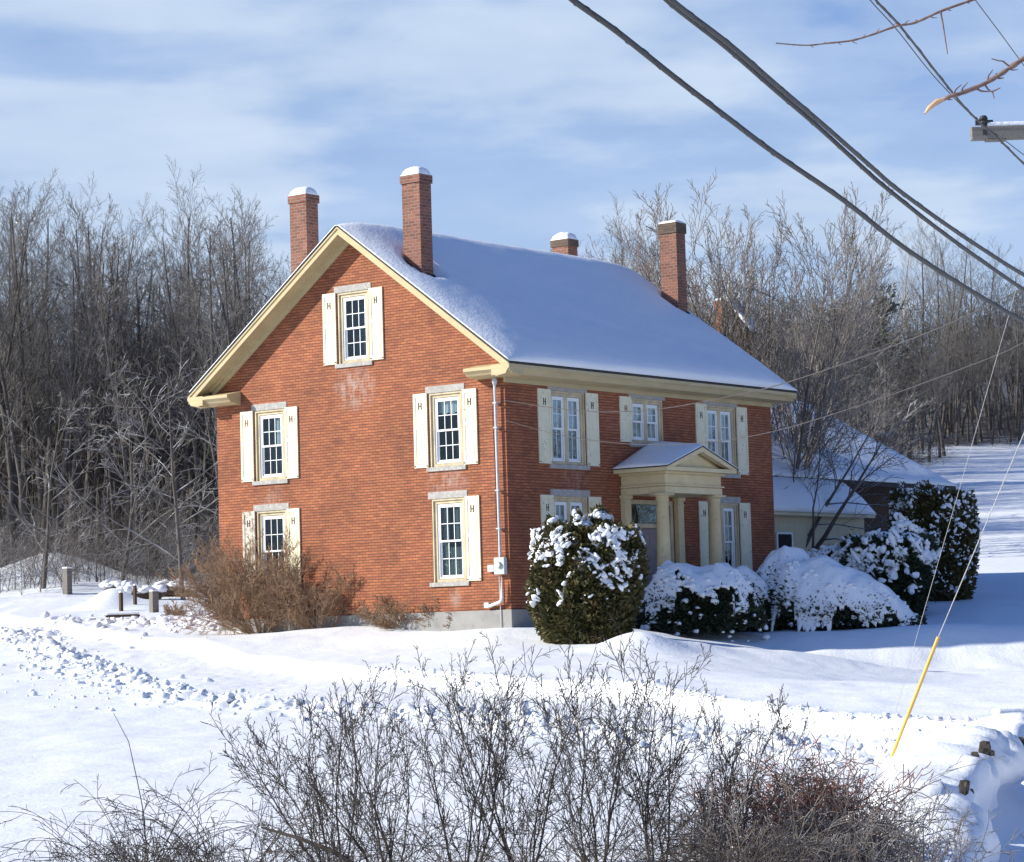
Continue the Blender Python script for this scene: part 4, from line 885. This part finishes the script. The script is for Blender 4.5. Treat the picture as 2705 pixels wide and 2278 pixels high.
o = make_tree('yard_tree', 52, P_spread, 7.6, .12, M_bark, M_twigs, 4, .55, (.35, 0))
o.location = (7.9, 84.5, gz(7.9, 84.5)); tag(o, 'low spreading tree with snow-lined branches between the house and the barn', 'tree')
for i, (x, y, h, sd, lb) in enumerate([(-12.3, 99, 8.6, 61, 'slender tree with snow-lined side branches just left of the house corner'), (-15.2, 103, 7.8, 62, 'small crooked tree with snowy branches above the dark heaps'),
                                     (-18.2, 103, 7.2, 63, 'bowed snowy tree leaning over the big snow mound'), (-10.6, 103, 10.5, 64, 'twin-stemmed pale tree against the dark woods beside the house')]):
    o = make_tree('snowy_tree', sd, dict(P_spread, n=[1, 13, 7, 4], len=[1, .62, .45, .45], start=[0, .12, .15, .1], ang=[0, 55, 40, 38]), h, .10, M_bark, M_twigw, 1 if i < 3 else 2, .1, (.1 if i == 2 else .03, 0))
    o.location = (x, y, gz(x, y)); tag(o, lb, 'tree')
o = make_tree('pale_tree', 71, P_forest2, 17, .17, M_pale, M_pale); o.location = (35, 236, gz(35, 236)); tag(o, 'pale-barked forked tree at the edge of the far right field', 'tree')
o = make_tree('dark_brush_tree', 72, dict(P_under, n=[1, 16, 8, 5]), 8.0, .10, M_bark, M_twigd, 3, .3); o.location = (20.5, 150, gz(20.5, 150)); tag(o, 'dark tangled tree right of the barn roof, by the open field', 'tree')
# pine tops
def pine(x, y, H, sd, lb):
    rs_ = np.random.RandomState(sd); root = empty('pine_tree', (x, y, gz(x, y))); tag(root, lb, 'tree')
    V, Q = tubes([([(0, 0, -.3), (0, 0, H * .5), (.1, 0, H)], [.2, .12, .03], 7)]); quadmesh('trunk', V, Q, M_bark, root)
    C_ = []; D_ = []
    for i in range(90):
        t_ = rs_.uniform(.3, 1); a = rs_.rand() * 6.28; L = (1.05 - t_) * H * .26 + .5
        for j in range(24): q = rs_.rand(); C_.append((math.cos(a) * L * q + rs_.normal(0, .18), math.sin(a) * L * q + rs_.normal(0, .18), t_ * H + L * q * .25 + rs_.normal(0, .12))); D_.append((math.cos(a), math.sin(a), .7))
    V, Q = leaves(C_, D_, np.full(len(C_), .11), rs_, 2.4, .6); quadmesh('crown', V, Q, mottled('pine_needles_%d' % sd, (.065, .072, .052), (.10, .10, .075), 1, .8, 0), root, False)
pine(22.2, 158, 11.8, 81, 'taller dark green pine top among bare trees above the barn roof')
pine(19.6, 158, 10.6, 83, 'smaller pine, half hidden behind the fan-shaped tree')
# ------------------------------------------------------------ brown bush by the gable, plus smaller ones
P_bush = dict(n=[1, 9, 7, 4], start=[0, .2, .15, .1], ang=[0, 24, 28, 30], len=[1, .5, .45, .5], seg=[6, 5, 4, 3], wob=[.09, .12, .16, .18], trop=[.01, .05, .03, .0], rr=[1, .6, .6, .6], tip=.2, rmin=.004, shape=lambda t: 1.1 - .6 * t)
def bush(name, label, x, y, H, seed, n, spread, mt_, mc_, P=P_bush, r0=.022, lean=(0, 0), cat='bush', rotz=0, sc=(1, 1, 1), zoff=0, single=False):
    o = make_tree(name, seed, P, H, r0, mt_, mc_, n, spread, lean, single); o.location = (x, y, gz(x, y) + zoff); o.rotation_euler = (0, 0, rotz); o.scale = sc
    for c in o.children: c.name = 'stems' if c.name.startswith('trunk') else 'twigs'
    return tag(o, label, cat)
P_bb = dict(P_bush, n=[1, 9, 7, 5], start=[0, .22, .12, .1], ang=[0, 26, 30, 32], trop=[.0, .05, .04, .02], rmin=.0052)
bush('brown_bush', 'wide tan-brown leafless bush left of the lower left window', -7.1, 74.4, 2.75, 91, 34, .95, M_brush, M_brush, P_bb, r0=.022, sc=(1.15, .65, 1.08), lean=(-.25, 0))
bush('brown_bush', 'brown leafless bush in front of the lower left gable window', -5.4, 73.6, 2.3, 92, 26, 1.15, M_brush, M_brush, P_bb, r0=.02, sc=(1.2, .6, .92), lean=(.2, 0))
bush('brown_bush', 'low dark-brown twiggy bush against the brick wall mid gable', -2.9, 72.2, 1.45, 93, 20, 1.2, M_brush, M_brush, P_bb, r0=.016, sc=(1.2, .6, .9))
bush('brown_bush', 'smallest reddish bush at the wall below the corner window', -1.8, 71.6, 1.25, 94, 16, 1.1, M_redtw, M_brush, P_bb, r0=.014, sc=(1.1, .6, .85))
bush('brown_bush', 'tuft of brown twigs in the snow beside the short posts', -10.9, 85, .7, 95, 12, .7, M_brush, M_brush, r0=.012)
# ------------------------------------------------------------ foreground shrubs
P_fg = dict(n=[1, 11, 6, 4], start=[0, .12, .12, .1], ang=[0, 32, 34, 38], len=[1, .50, .44, .42], seg=[12, 8, 6, 3], wob=[.075, .10, .13, .17], trop=[.02, .06, .05, .02], rr=[1, .5, .5, .6], tip=.2, rmin=.0022, shape=lambda t: 1.2 - .6 * t)
for i, (x, y, h, n, sp_, ln, lb) in enumerate([(-1.35, 19.9, 1.5, 5, .36, -.12, 'leftmost bare shrub of the near thicket, with leaning twigs'), (-.95, 19.0, 1.70, 4, .22, -.03, 'bare near shrub with two tall stems, left of the thicket middle'),
        (-.45, 19.8, 1.70, 4, .24, .05, 'bare near shrub just left of the thicket middle, behind its neighbours'), (0.0, 19.2, 1.78, 4, .22, 0, 'bare near shrub in the middle of the thicket'), (.50, 18.8, 1.78, 4, .26, .03, 'tall bare near shrub below the big round evergreen'),
        (.95, 19.6, 1.6, 4, .3, .1, 'bare near shrub second from the right in the thicket'), (1.4, 19.3, 1.5, 4, .36, .2, 'bare near shrub at the right end of the thicket, leaning right')]):
    bush('near_shrub', lb, x, y, h, 120 + i, n, sp_, M_fgtw, M_fgtw, P_fg, r0=.0135, cat='shrub', lean=(ln, 0), single=True)
P_br = dict(P_fg, n=[1, 4, 3], start=[0, .3, .15], ang=[0, 34, 40], len=[1, .26, .4], seg=[18, 7, 4], wob=[.03, .08, .12], trop=[-.105, -.07, 0], rmin=.0020)
for i, (x, y, h, n, sp_, mm_, lb) in enumerate([(-2.75, 19.3, 1.55, 18, .38, M_fgtw, 'arching bramble canes at the lower left corner'), (-2.05, 18.9, 1.6, 18, .38, M_fgtw, 'arching bramble canes between the left corner and the bare thicket'),
        (1.9, 19.6, 1.4, 16, .5, M_fgred, 'red-tinged bramble canes left of the yellow guy guard'), (2.45, 20.3, 1.5, 16, .5, M_fggrey, 'grey snow-dusted brambles under the yellow guy guard'), (1.6, 18.6, 1.3, 12, .5, M_fggrey, 'low grey bramble tangle at the bottom right of the thicket')]):
    bush('bramble', lb, x, y, h, 140 + i, n, sp_, mm_, mm_, P_br, r0=.006, cat='bramble', single=True)
def f_tang(x0, x1, y0, y1): return lambda r_: (r_.uniform(x0, x1), r_.uniform(y0, y1))
P_tg = dict(P_th, n=[1, 6, 4], start=[0, .1, .1], ang=[0, 45, 45], len=[1, .6, .5], seg=[8, 5, 3], wob=[.2, .22, .22], trop=[-.08, -.05, 0], rmin=.0036, r=1)
thicket('bramble_tangle', 'dense low tangle of bare brown stems along the bottom edge', f_tang(-3.2, 1.9, 17.6, 19.6), 170, 41, P_tg, (.40, .72), M_fgtw, r0=.008)
thicket('grey_tangle', 'dense grey twiggy tangle below the yellow guard', f_tang(1.2, 2.9, 18.2, 20.6), 170, 42, P_tg, (.45, .9), M_fggrey, r0=.007)
thicket('red_tangle', 'reddish twigs on top of the tangle left of the stone wall', f_tang(1.7, 2.5, 19.8, 20.6), 60, 43, P_tg, (.7, 1.0), M_fgred, r0=.007)
lg = tubeobj('fallen_branch', [at(690, 2186, 19.0), at(790, 2215, 18.9), at(880, 2250, 18.8), at(960, 2300, 18.8), at(1010, 2420, 18.8)], .02, M_fgtw, None, 7, [.008, .014, .018, .02, .022]); tag(lg, 'thick dark leaning branch low in the near thicket', 'branch')
tg = tubeobj('tall_cane', [at(300, 1884, 19.2), at(340, 1960, 19.2), at(362, 2060, 19.1), at(378, 2140, 19.1), at(392, 2300, 19.0)], .004, M_fgtw, None, 5, [.002, .003, .0035, .004, .005]); tag(tg, 'single tall thin cane standing above the left brambles', 'cane')
# ------------------------------------------------------------ stone wall, posts, heaps
wall = empty('stone_wall', (4.2, 27, gz(4.2, 27))); tag(wall, 'tumbled field-stone wall buried in snow at the lower right', 'stone wall')
PW = np.array(WALLP); Lw = np.r_[0, np.cumsum(np.hypot(*np.diff(PW, axis=0).T))]
nw, nc_ = 150, 26; V = []
tt = np.linspace(0, Lw[-1], nw); wx = np.interp(tt, Lw, PW[:, 0]); wy = np.interp(tt, Lw, PW[:, 1]); dxw = np.gradient(wx); dyw = np.gradient(wy); ll = np.hypot(dxw, dyw); dxw /= ll; dyw /= ll
base_w = ground(wx, wy)
for i in range(nw):
    q1 = float(vn(np.array([tt[i] * .55 + 3]), np.array([3.3]))[0]); q2 = float(vn(np.array([tt[i] * 1.25]), np.array([8.3]))[0])
    hw_ = .72 + .75 * q1 + .50 * q2; wd = .50 + .35 * q2 + .3 * float(vn(np.array([tt[i] * .7]), np.array([11.3]))[0])
    hw_ = hw_ * .85 * min(1, (nw - i) / 8., (i + .5) / 10.)
    for j in range(nc_):
        a = math.pi * j / (nc_ - 1); k = 1 + .30 * float(fbm(np.array([tt[i] * 1.1]), np.array([a * 1.1 + 4]), 3)[0])
        s_ = math.cos(a); s_ = math.copysign(abs(s_) ** .6, s_) * wd * k; h_ = math.sin(a) ** .75 * hw_ * k
        V.append((wx[i] + dyw[i] * s_ - 4.2, wy[i] - dxw[i] * s_ - 27, base_w[i] + h_ - .15 - wall.location.z))
idx = np.arange(nw * nc_).reshape(nw, nc_); Q = np.stack([idx[:-1, :-1], idx[:-1, 1:], idx[1:, 1:], idx[1:, :-1]], -1).reshape(-1, 4)
quadmesh('snow_cover', V, Q, M_snow, wall)
rg2 = random.Random(8)
def rock(x, y, z, sx, sy, sz, rz, parent, m_=M_rock, name='stone'):
    bm = bmesh.new(); bmesh.ops.create_cube(bm, size=1); bmesh.ops.subdivide_edges(bm, edges=bm.edges[:], cuts=2, use_grid_fill=True)
    for v in bm.verts:
        d_ = v.co.normalized() * .62; v.co = v.co.lerp(d_, .45) + Vector((rg2.gauss(0, .035), rg2.gauss(0, .035), rg2.gauss(0, .035))); v.co.x *= sx; v.co.y *= sy; v.co.z *= sz
    me = bpy.data.meshes.new(name); bm.to_mesh(me); bm.free(); me.materials.append(m_); o = bpy.data.objects.new(name, me); col.objects.link(o); o.parent = parent
    o.location = (x, y, z); o.rotation_euler = (rg2.gauss(0, .15), rg2.gauss(0, .15), rz); return o
for (f_, hh, sz_) in [(.86, .42, .30), (.83, .28, .2), (.88, .2, .16), (.52, .34, .34), (.47, .22, .24), (.58, .18, .22), (.42, .38, .2), (.36, .24, .26), (.30, .18, .24), (.66, .3, .14), (.72, .22, .12), (.97, .34, .34), (.99, .12, .3), (.22, .3, .25)]:
    t_ = f_ * Lw[-1]; x = np.interp(t_, Lw, PW[:, 0]); y = np.interp(t_, Lw, PW[:, 1]); ex = np.interp(t_, tt, dxw); ey = np.interp(t_, tt, dyw); s_ = .38
    rock(x + ey * s_ - 4.2, y - ex * s_ - 27, gz(x, y) + hh - wall.location.z, sz_ * .34, sz_ * .6, sz_ * .45, math.atan2(ey, ex) - 1.57, wall)
p0 = at(2650, 1945, 33.6); pl = empty('plank', (p0.x + .5, p0.y, gz(p0.x, p0.y)), .15); tag(pl, 'dark plank laid across stones with snow on it at the right edge', 'plank')
m = MB(); m.box(-.6, 1.4, -.12, .12, .42, .56); m.build('board', M_brownw, pl, .01); m = MB(); m.box(-.62, 1.4, -.14, .14, .561, .64); m.build('snow_strip', M_snow, pl, .03)
r_ = rock(-.1, -.05, .25, .45, .4, .34, .3, pl, M_stone); rock(.45, -.1, .12, .4, .4, .4, 1., pl)
def post(px, py, y, h, w__, lb, capm=True):
    x = at(px, py, y).x; o = empty('fence_post', (x, y, gz(x, y)), rg2.random()); tag(o, lb, 'post', None); m = MB(); m.box(-w__, w__, -w__, w__, -.3, h); m.build('stake', M_brownw if w__ < .09 else M_wood, o, .01)
    m = MB(); m.box(-w__ * 1.05, w__ * 1.05, -w__ * 1.05, w__ * 1.05, h + .001, h + .06); m.build('snow_cap', M_snow, o, .02)
post(320, 1605, 91.0, .62, .055, 'thin dark stake left of the small snow mound'); post(357, 1595, 93.0, .45, .05, 'short dark stake in the middle, behind the mound'); post(407, 1610, 90.0, .7, .12, 'stout weathered post right of the two stakes')
post(178, 1555, 101, 1.0, .13, 'broad leaning grey stump at the foot of the big snow mound')
def heap(px, py, y, sx, lb):
    p = at(px, py, y); o = empty('log_heap', (p.x, y, gz(p.x, y))); tag(o, lb, 'log heap')
    m = MB(); 
    for i in range(4): m.lathe(0, 0, [(.01, 0), (.01, 0.01)], 3) if False else m.box(-sx + .06 * i, sx - .05 * i, -.5 + .25 * i, -.28 + .25 * i, .02, .26)
    m.build('logs', M_brownw, o, .05)
    rs_ = np.random.RandomState(int(px)); C_ = np.stack([rs_.uniform(-sx, sx, 26), rs_.uniform(-.45, .45, 26), rs_.uniform(.32, .46, 26)], -1); V, Q = clumps(C_, rs_.uniform(.16, .30, 26), rs_, .55, .2); quadmesh('snow_cover', V, Q, M_snow, o)
heap(318, 1545, 101, .55, 'dark low heap capped with snow, left one under the trees'); heap(373, 1555, 99, .8, 'dark low heap capped with snow, middle one by the stakes'); heap(462, 1548, 101, .7, 'dark low heap capped with snow, nearest the brown bush')
p = at(325, 1638, 83); bn = empty('bench', (p.x, 83, gz(p.x, 83) - .12), .1); tag(bn, 'low snow-topped plank bench in the churned snow left of the house', 'bench')
m = MB(); m.box(-.52, .52, -.15, .15, .22, .28); m.build('seat', M_brownw, bn); m = MB(); m.box(-.5, .5, -.14, .14, .281, .36); m.build('snow_cover', M_snow, bn, .03)
for x_ in (-.45, .45): m = MB(); m.box(x_ - .04, x_ + .04, -.13, .13, -.2, .22); m.build('leg', M_brownw, bn)
# ------------------------------------------------------------ wires, pole, guy
def wirepts(P, y0, y1, n=None):
    """image survey -> a real span whose distance runs from y0 to y1"""
    P = [Vector(p) for p in P]; L = [0]
    for a, b in zip(P[:-1], P[1:]): L.append(L[-1] + (b - a).length)
    return [at(p.x, p.y, 1 / ((1 - l / L[-1]) / y0 + l / L[-1] / y1)) for p, l in zip(P, L)]
def smoothp(P, k=6):
    out = []; n = len(P)
    for i in range(n - 1):
        p0, p1, p2, p3 = P[max(i - 1, 0)], P[i], P[i + 1], P[min(i + 2, n - 1)]
        for j in range(k):
            t_ = j / k; out.append(.5 * ((2 * p1) + (p2 - p0) * t_ + (2 * p0 - 5 * p1 + 4 * p2 - p3) * t_ * t_ + (3 * p1 - p0 - 3 * p2 + p3) * t_ ** 3))
    out.append(P[-1]); return out
def wire(name, label, P, y0, y1, r, m_, cat='cable', k=8, wrap=None, wob=0, e0=22, e1=0):
    P = wirepts(P, y0, y1)
    pts = smoothp(P, 8)
    if e0:      # the spans run on past the frame
        d_ = (pts[0] - pts[2]).normalized(); pts = [pts[0] + d_ * e0 * q_ / 6 + Vector((0, 0, e0 * .02 * (q_ / 6) ** 2)) for q_ in range(6, 0, -1)] + pts
    if e1:
        d_ = (pts[-1] - pts[-3]).normalized(); pts = pts + [pts[-1] + d_ * e1 * q_ / 6 + Vector((0, 0, e1 * .03 * (q_ / 6) ** 2)) for q_ in range(1, 7)]
    o = tubeobj(name, pts, r, m_, None, k); tag(o, label, cat)
    if wrap:      # lashing wire wound round the bundle
        hel = []
        for i in range(len(pts) - 1):
            a, b = pts[i], pts[i + 1]; d = (b - a); L = d.length; d.normalize(); u = d.cross(Vector((0, 0, 1))).normalized(); v = d.cross(u); n = max(2, int(L / .13))
            for j in range(n): q = a + (b - a) * j / n; ph = (i * 7 + j) * 1.1; hel.append(q + (u * math.cos(ph) + v * math.sin(ph)) * (r + .002))
        V, Q = tubes([([tuple(p) for p in hel], [wrap] * len(hel), 4)]); quadmesh('lashing', V, Q, m_, o)
    return o
wire('telephone_cable', 'thick black lashed cable, the lowest of the heavy ones, crossing from top to right edge', [(1440, -70), (1513, 0), (1630, 84), (1785, 207), (1929, 317), (2049, 407), (2229, 530), (2378, 647), (2528, 746), (2705, 850), (2900, 951), (3050, 1018)], 15, 26, .0185, M_cable, wrap=.002)
wire('telephone_cable', 'thick black cable, upper one of the heavy pair at right', [(1690, -90), (1774, 0), (1925, 116), (2057, 230), (2177, 332), (2297, 437), (2378, 506), (2535, 618), (2705, 727), (2900, 836), (3050, 905)], 15, 26, .0160, M_cable, wrap=.0015)
wire('telephone_cable', 'thick black cable, just beneath the upper heavy one and parting from it', [(1680, -90), (1764, 3), (1914, 122), (2045, 236), (2164, 338), (2280, 444), (2345, 500), (2500, 622), (2705, 766), (2900, 886), (3050, 962)], 15.2, 26.2, .0160, M_cable, wrap=.0015)
wire('power_line', 'twisted dark wire running down to the insulator on the crossarm', [(2260, -80), (2313, 0), (2378, 70), (2480, 200), (2545, 280), (2591, 326), (2642, 372), (2705, 434), (2800, 530)], 20, 29, .010, M_wire, wrap=.003, e1=30)
wire('power_line', 'thin wire beside the twisted one, ending at the crossarm', [(2230, -90), (2298, 0), (2370, 80), (2470, 205), (2579, 316), (2654, 371), (2705, 410), (2800, 480)], 20, 29, .0045, M_wire, e1=30)
wire('power_line', 'single thin wire crossing the top right corner', [(2510, -90), (2576, 0), (2640, 85), (2705, 174), (2790, 290)], 19, 25, .004, M_wire, e1=30)
wire('service_drop', 'sagging pale service wire from the mast on the house corner to the right edge', [(1331, 1058), (1440, 1075), (1539, 1086), (1635, 1088), (1756, 1079), (1924, 1048), (2088, 1008), (2431, 887), (2705, 762), (2900, 662), (3050, 572)], 69.6, 26.5, .0085, M_wire, e0=0)
wire('service_drop', 'second, lower service wire passing in front of the porch roof', [(1333, 1110), (1440, 1140), (1539, 1160), (1683, 1174), (1852, 1170), (2035, 1142), (2300, 1062), (2607, 949), (2705, 905), (2900, 817), (3050, 735)], 69.6, 26.5, .0065, M_wire, e0=0)
# pole stands outside the right edge; its crossarm end shows
pe = at(2567, 350, 26); PXP = at(3060, 350, 26).x; pole = empty('utility_pole', (PXP, 26.3, gz(PXP, 26.3))); tag(pole, 'grey wooden crossarm of a utility pole, snow on top, reaching in from the right edge', 'utility pole')
zl = pe.z - pole.location.z
tubeobj('pole_shaft', [(0, 0, -1), (0, 0, zl * .6), (0, 0, zl + 1.2)], .15, M_wood, pole, 14, [.16, .14, .12])
m = MB(); m.box(pe.x - PXP, 2.0, -.30, -.19, zl - .07, zl + .055); m.box(pe.x - PXP + .14, pe.x - PXP + .34, -.302, -.188, zl - .085, zl - .071)
am = m.build('crossarm', M_wood, pole, .006)
m = MB(); m.box(pe.x - PXP + .16, 2.0, -.295, -.195, zl + .056, zl + .10); m.build('snow_strip', M_snow, am, .015)
xi = pe.x - PXP + .13
m = MB(); m.lathe(xi, -.25, [(.02, zl + .056), (.03, zl + .08), (.055, zl + .09), (.055, zl + .11), (.03, zl + .12), (.045, zl + .14), (.03, zl + .17)], 12); m.box(xi - .08, xi - .02, -.27, -.22, zl + .08, zl + .13); m.box(xi + .02, xi + .09, -.27, -.22, zl + .08, zl + .125); m.build('insulator', M_cable, am, smooth=False)
m = MB(); m.box(xi - .02, xi + .02, -.31, -.303, zl - .03, zl + .02); m.build('bolt', M_cable, am)
gb = Vector((3.89, 28.9, gz(3.89, 28.9) - .1)); gtop = Vector((PXP, 26.3, at(3060, 330, 26.3).z))
# guy wire fitted through the surveyed points
g0, g1, g2 = at(2332, 2060, 28.9), at(2479, 1683, 28.6), at(2703, 1150, 28.0)
gy = empty('guy_wire', g0); tag(gy, 'steel guy wire with bright yellow plastic guard anchored in the snow', 'guy wire')
g3 = at(3040, 350, 26.6)
tubeobj('strand', [tuple(p - g0) for p in (g1, g2, g3)], .0055, M_steel, gy, 6)
V, Q = tubes([([tuple(g0 - g0 - (g1 - g0) * .05), tuple((g1 - g0) * .5), tuple(g1 - g0)], [.020, .020, .020], 12)]); quadmesh('yellow_guard', V, Q, M_yel, gy)
o = tubeobj('stay_wire', [at(2322, 2040, 29.6), at(2423, 1677, 29.3), at(2527, 1318, 29.0), at(2640, 920, 28.6), at(2760, 500, 28.2), at(3030, -420, 26.4)], .0028, M_steel, None, 5); tag(o, 'fine grey stay wire left of the yellow-guarded one', 'stay wire')
# overhanging branches at top right
M_nearb = barkmat('near_branch_bark', (.13, .08, .075), (.24, .16, .13), 0, scale=30)
def c3(x, y): return (2000 + x * .3365, y * .3365)
def br(name, label, main, rads, sides, y, endcap=None):
    P = [at(*c3(*q), y + .0004 * i) for i, q in enumerate(main)]; root = empty(name, P[-1]); tag(root, label, 'branch')
    pts = smoothp([p - P[-1] for p in P], 5); rr = list(np.interp(np.linspace(0, 1, len(pts)), np.linspace(0, 1, len(rads)), rads)); rr = [r_ * (1 + .12 * rg2.gauss(0, 1)) for r_ in rr]
    V, Q = tubes([([tuple(p) for p in pts], rr, 8)]); quadmesh('limb', V, Q, M_nearb, root)
    spurs = []
    for i_ in range(3, len(pts) - 2, 3):      # buds and short spurs
        a_ = pts[i_]; d_ = (pts[i_ + 1] - pts[i_ - 1]).normalized(); n_ = d_.cross(Vector((0, 1, 0))).normalized() * rg2.choice([-1, 1]); L_s = rr[i_] * rg2.uniform(1.8, 4.5)
        spurs.append(([tuple(a_), tuple(a_ + n_ * L_s * .6 + d_ * L_s * .5), tuple(a_ + n_ * L_s + d_ * L_s * 1.3)], [rr[i_] * .6, rr[i_] * .42, rr[i_] * .2], 5))
    V, Q = tubes(spurs); quadmesh('buds', V, Q, M_nearb, root)['kind'] = 'stuff'
    for sd in sides:
        q = [at(*c3(*s_), y) - P[-1] for s_ in sd]; V, Q = tubes([([tuple(p) for p in q], list(np.linspace(.0035, .0018, len(q))), 6)]); quadmesh('twig', V, Q, M_nearb, root)
    if endcap:
        q = [at(*c3(*s_), y) - P[-1] for s_ in endcap]; V, Q = tubes([([tuple(p) for p in q], [.001, .009, .010, .005], 6)]); quadmesh('broken_end', V, Q, mottled('torn_wood', (.66, .42, .25), (.55, .33, .2), 40, .8, .3, .002), root)
br('overhanging_branch', 'thin curved bare branch reaching in from the top edge', [(148, 340), (380, 357), (560, 340), (740, 320), (900, 275), (1100, 205), (1240, 180), (1440, 90), (1690, 0), (1900, -90)], [.0022, .003, .0035, .0045, .006], [[(1440, 90), (1460, 200), (1480, 330), (1495, 425)], [(1110, 200), (1095, 190), (1090, 180)]], 9.0)
br('overhanging_branch', 'thicker bare branch with pale torn end reaching in from the right edge', [(1310, 895), (1400, 825), (1500, 765), (1600, 735), (1780, 660), (1900, 590), (2095, 460), (2300, 330)], [.002, .005, .007, .0075, .0085, .0095], [[(1988, 530), (1930, 482), (1895, 478), (1840, 462)], [(1785, 662), (1815, 705), (1850, 730), (1862, 775)], [(1840, 722), (1875, 708), (1910, 690)], [(1885, 600), (1870, 590), (1880, 575)]], 9.0, [(1308, 898), (1350, 850), (1410, 800), (1480, 775)])
print('trees', ntree, 'objects', len(bpy.data.objects))
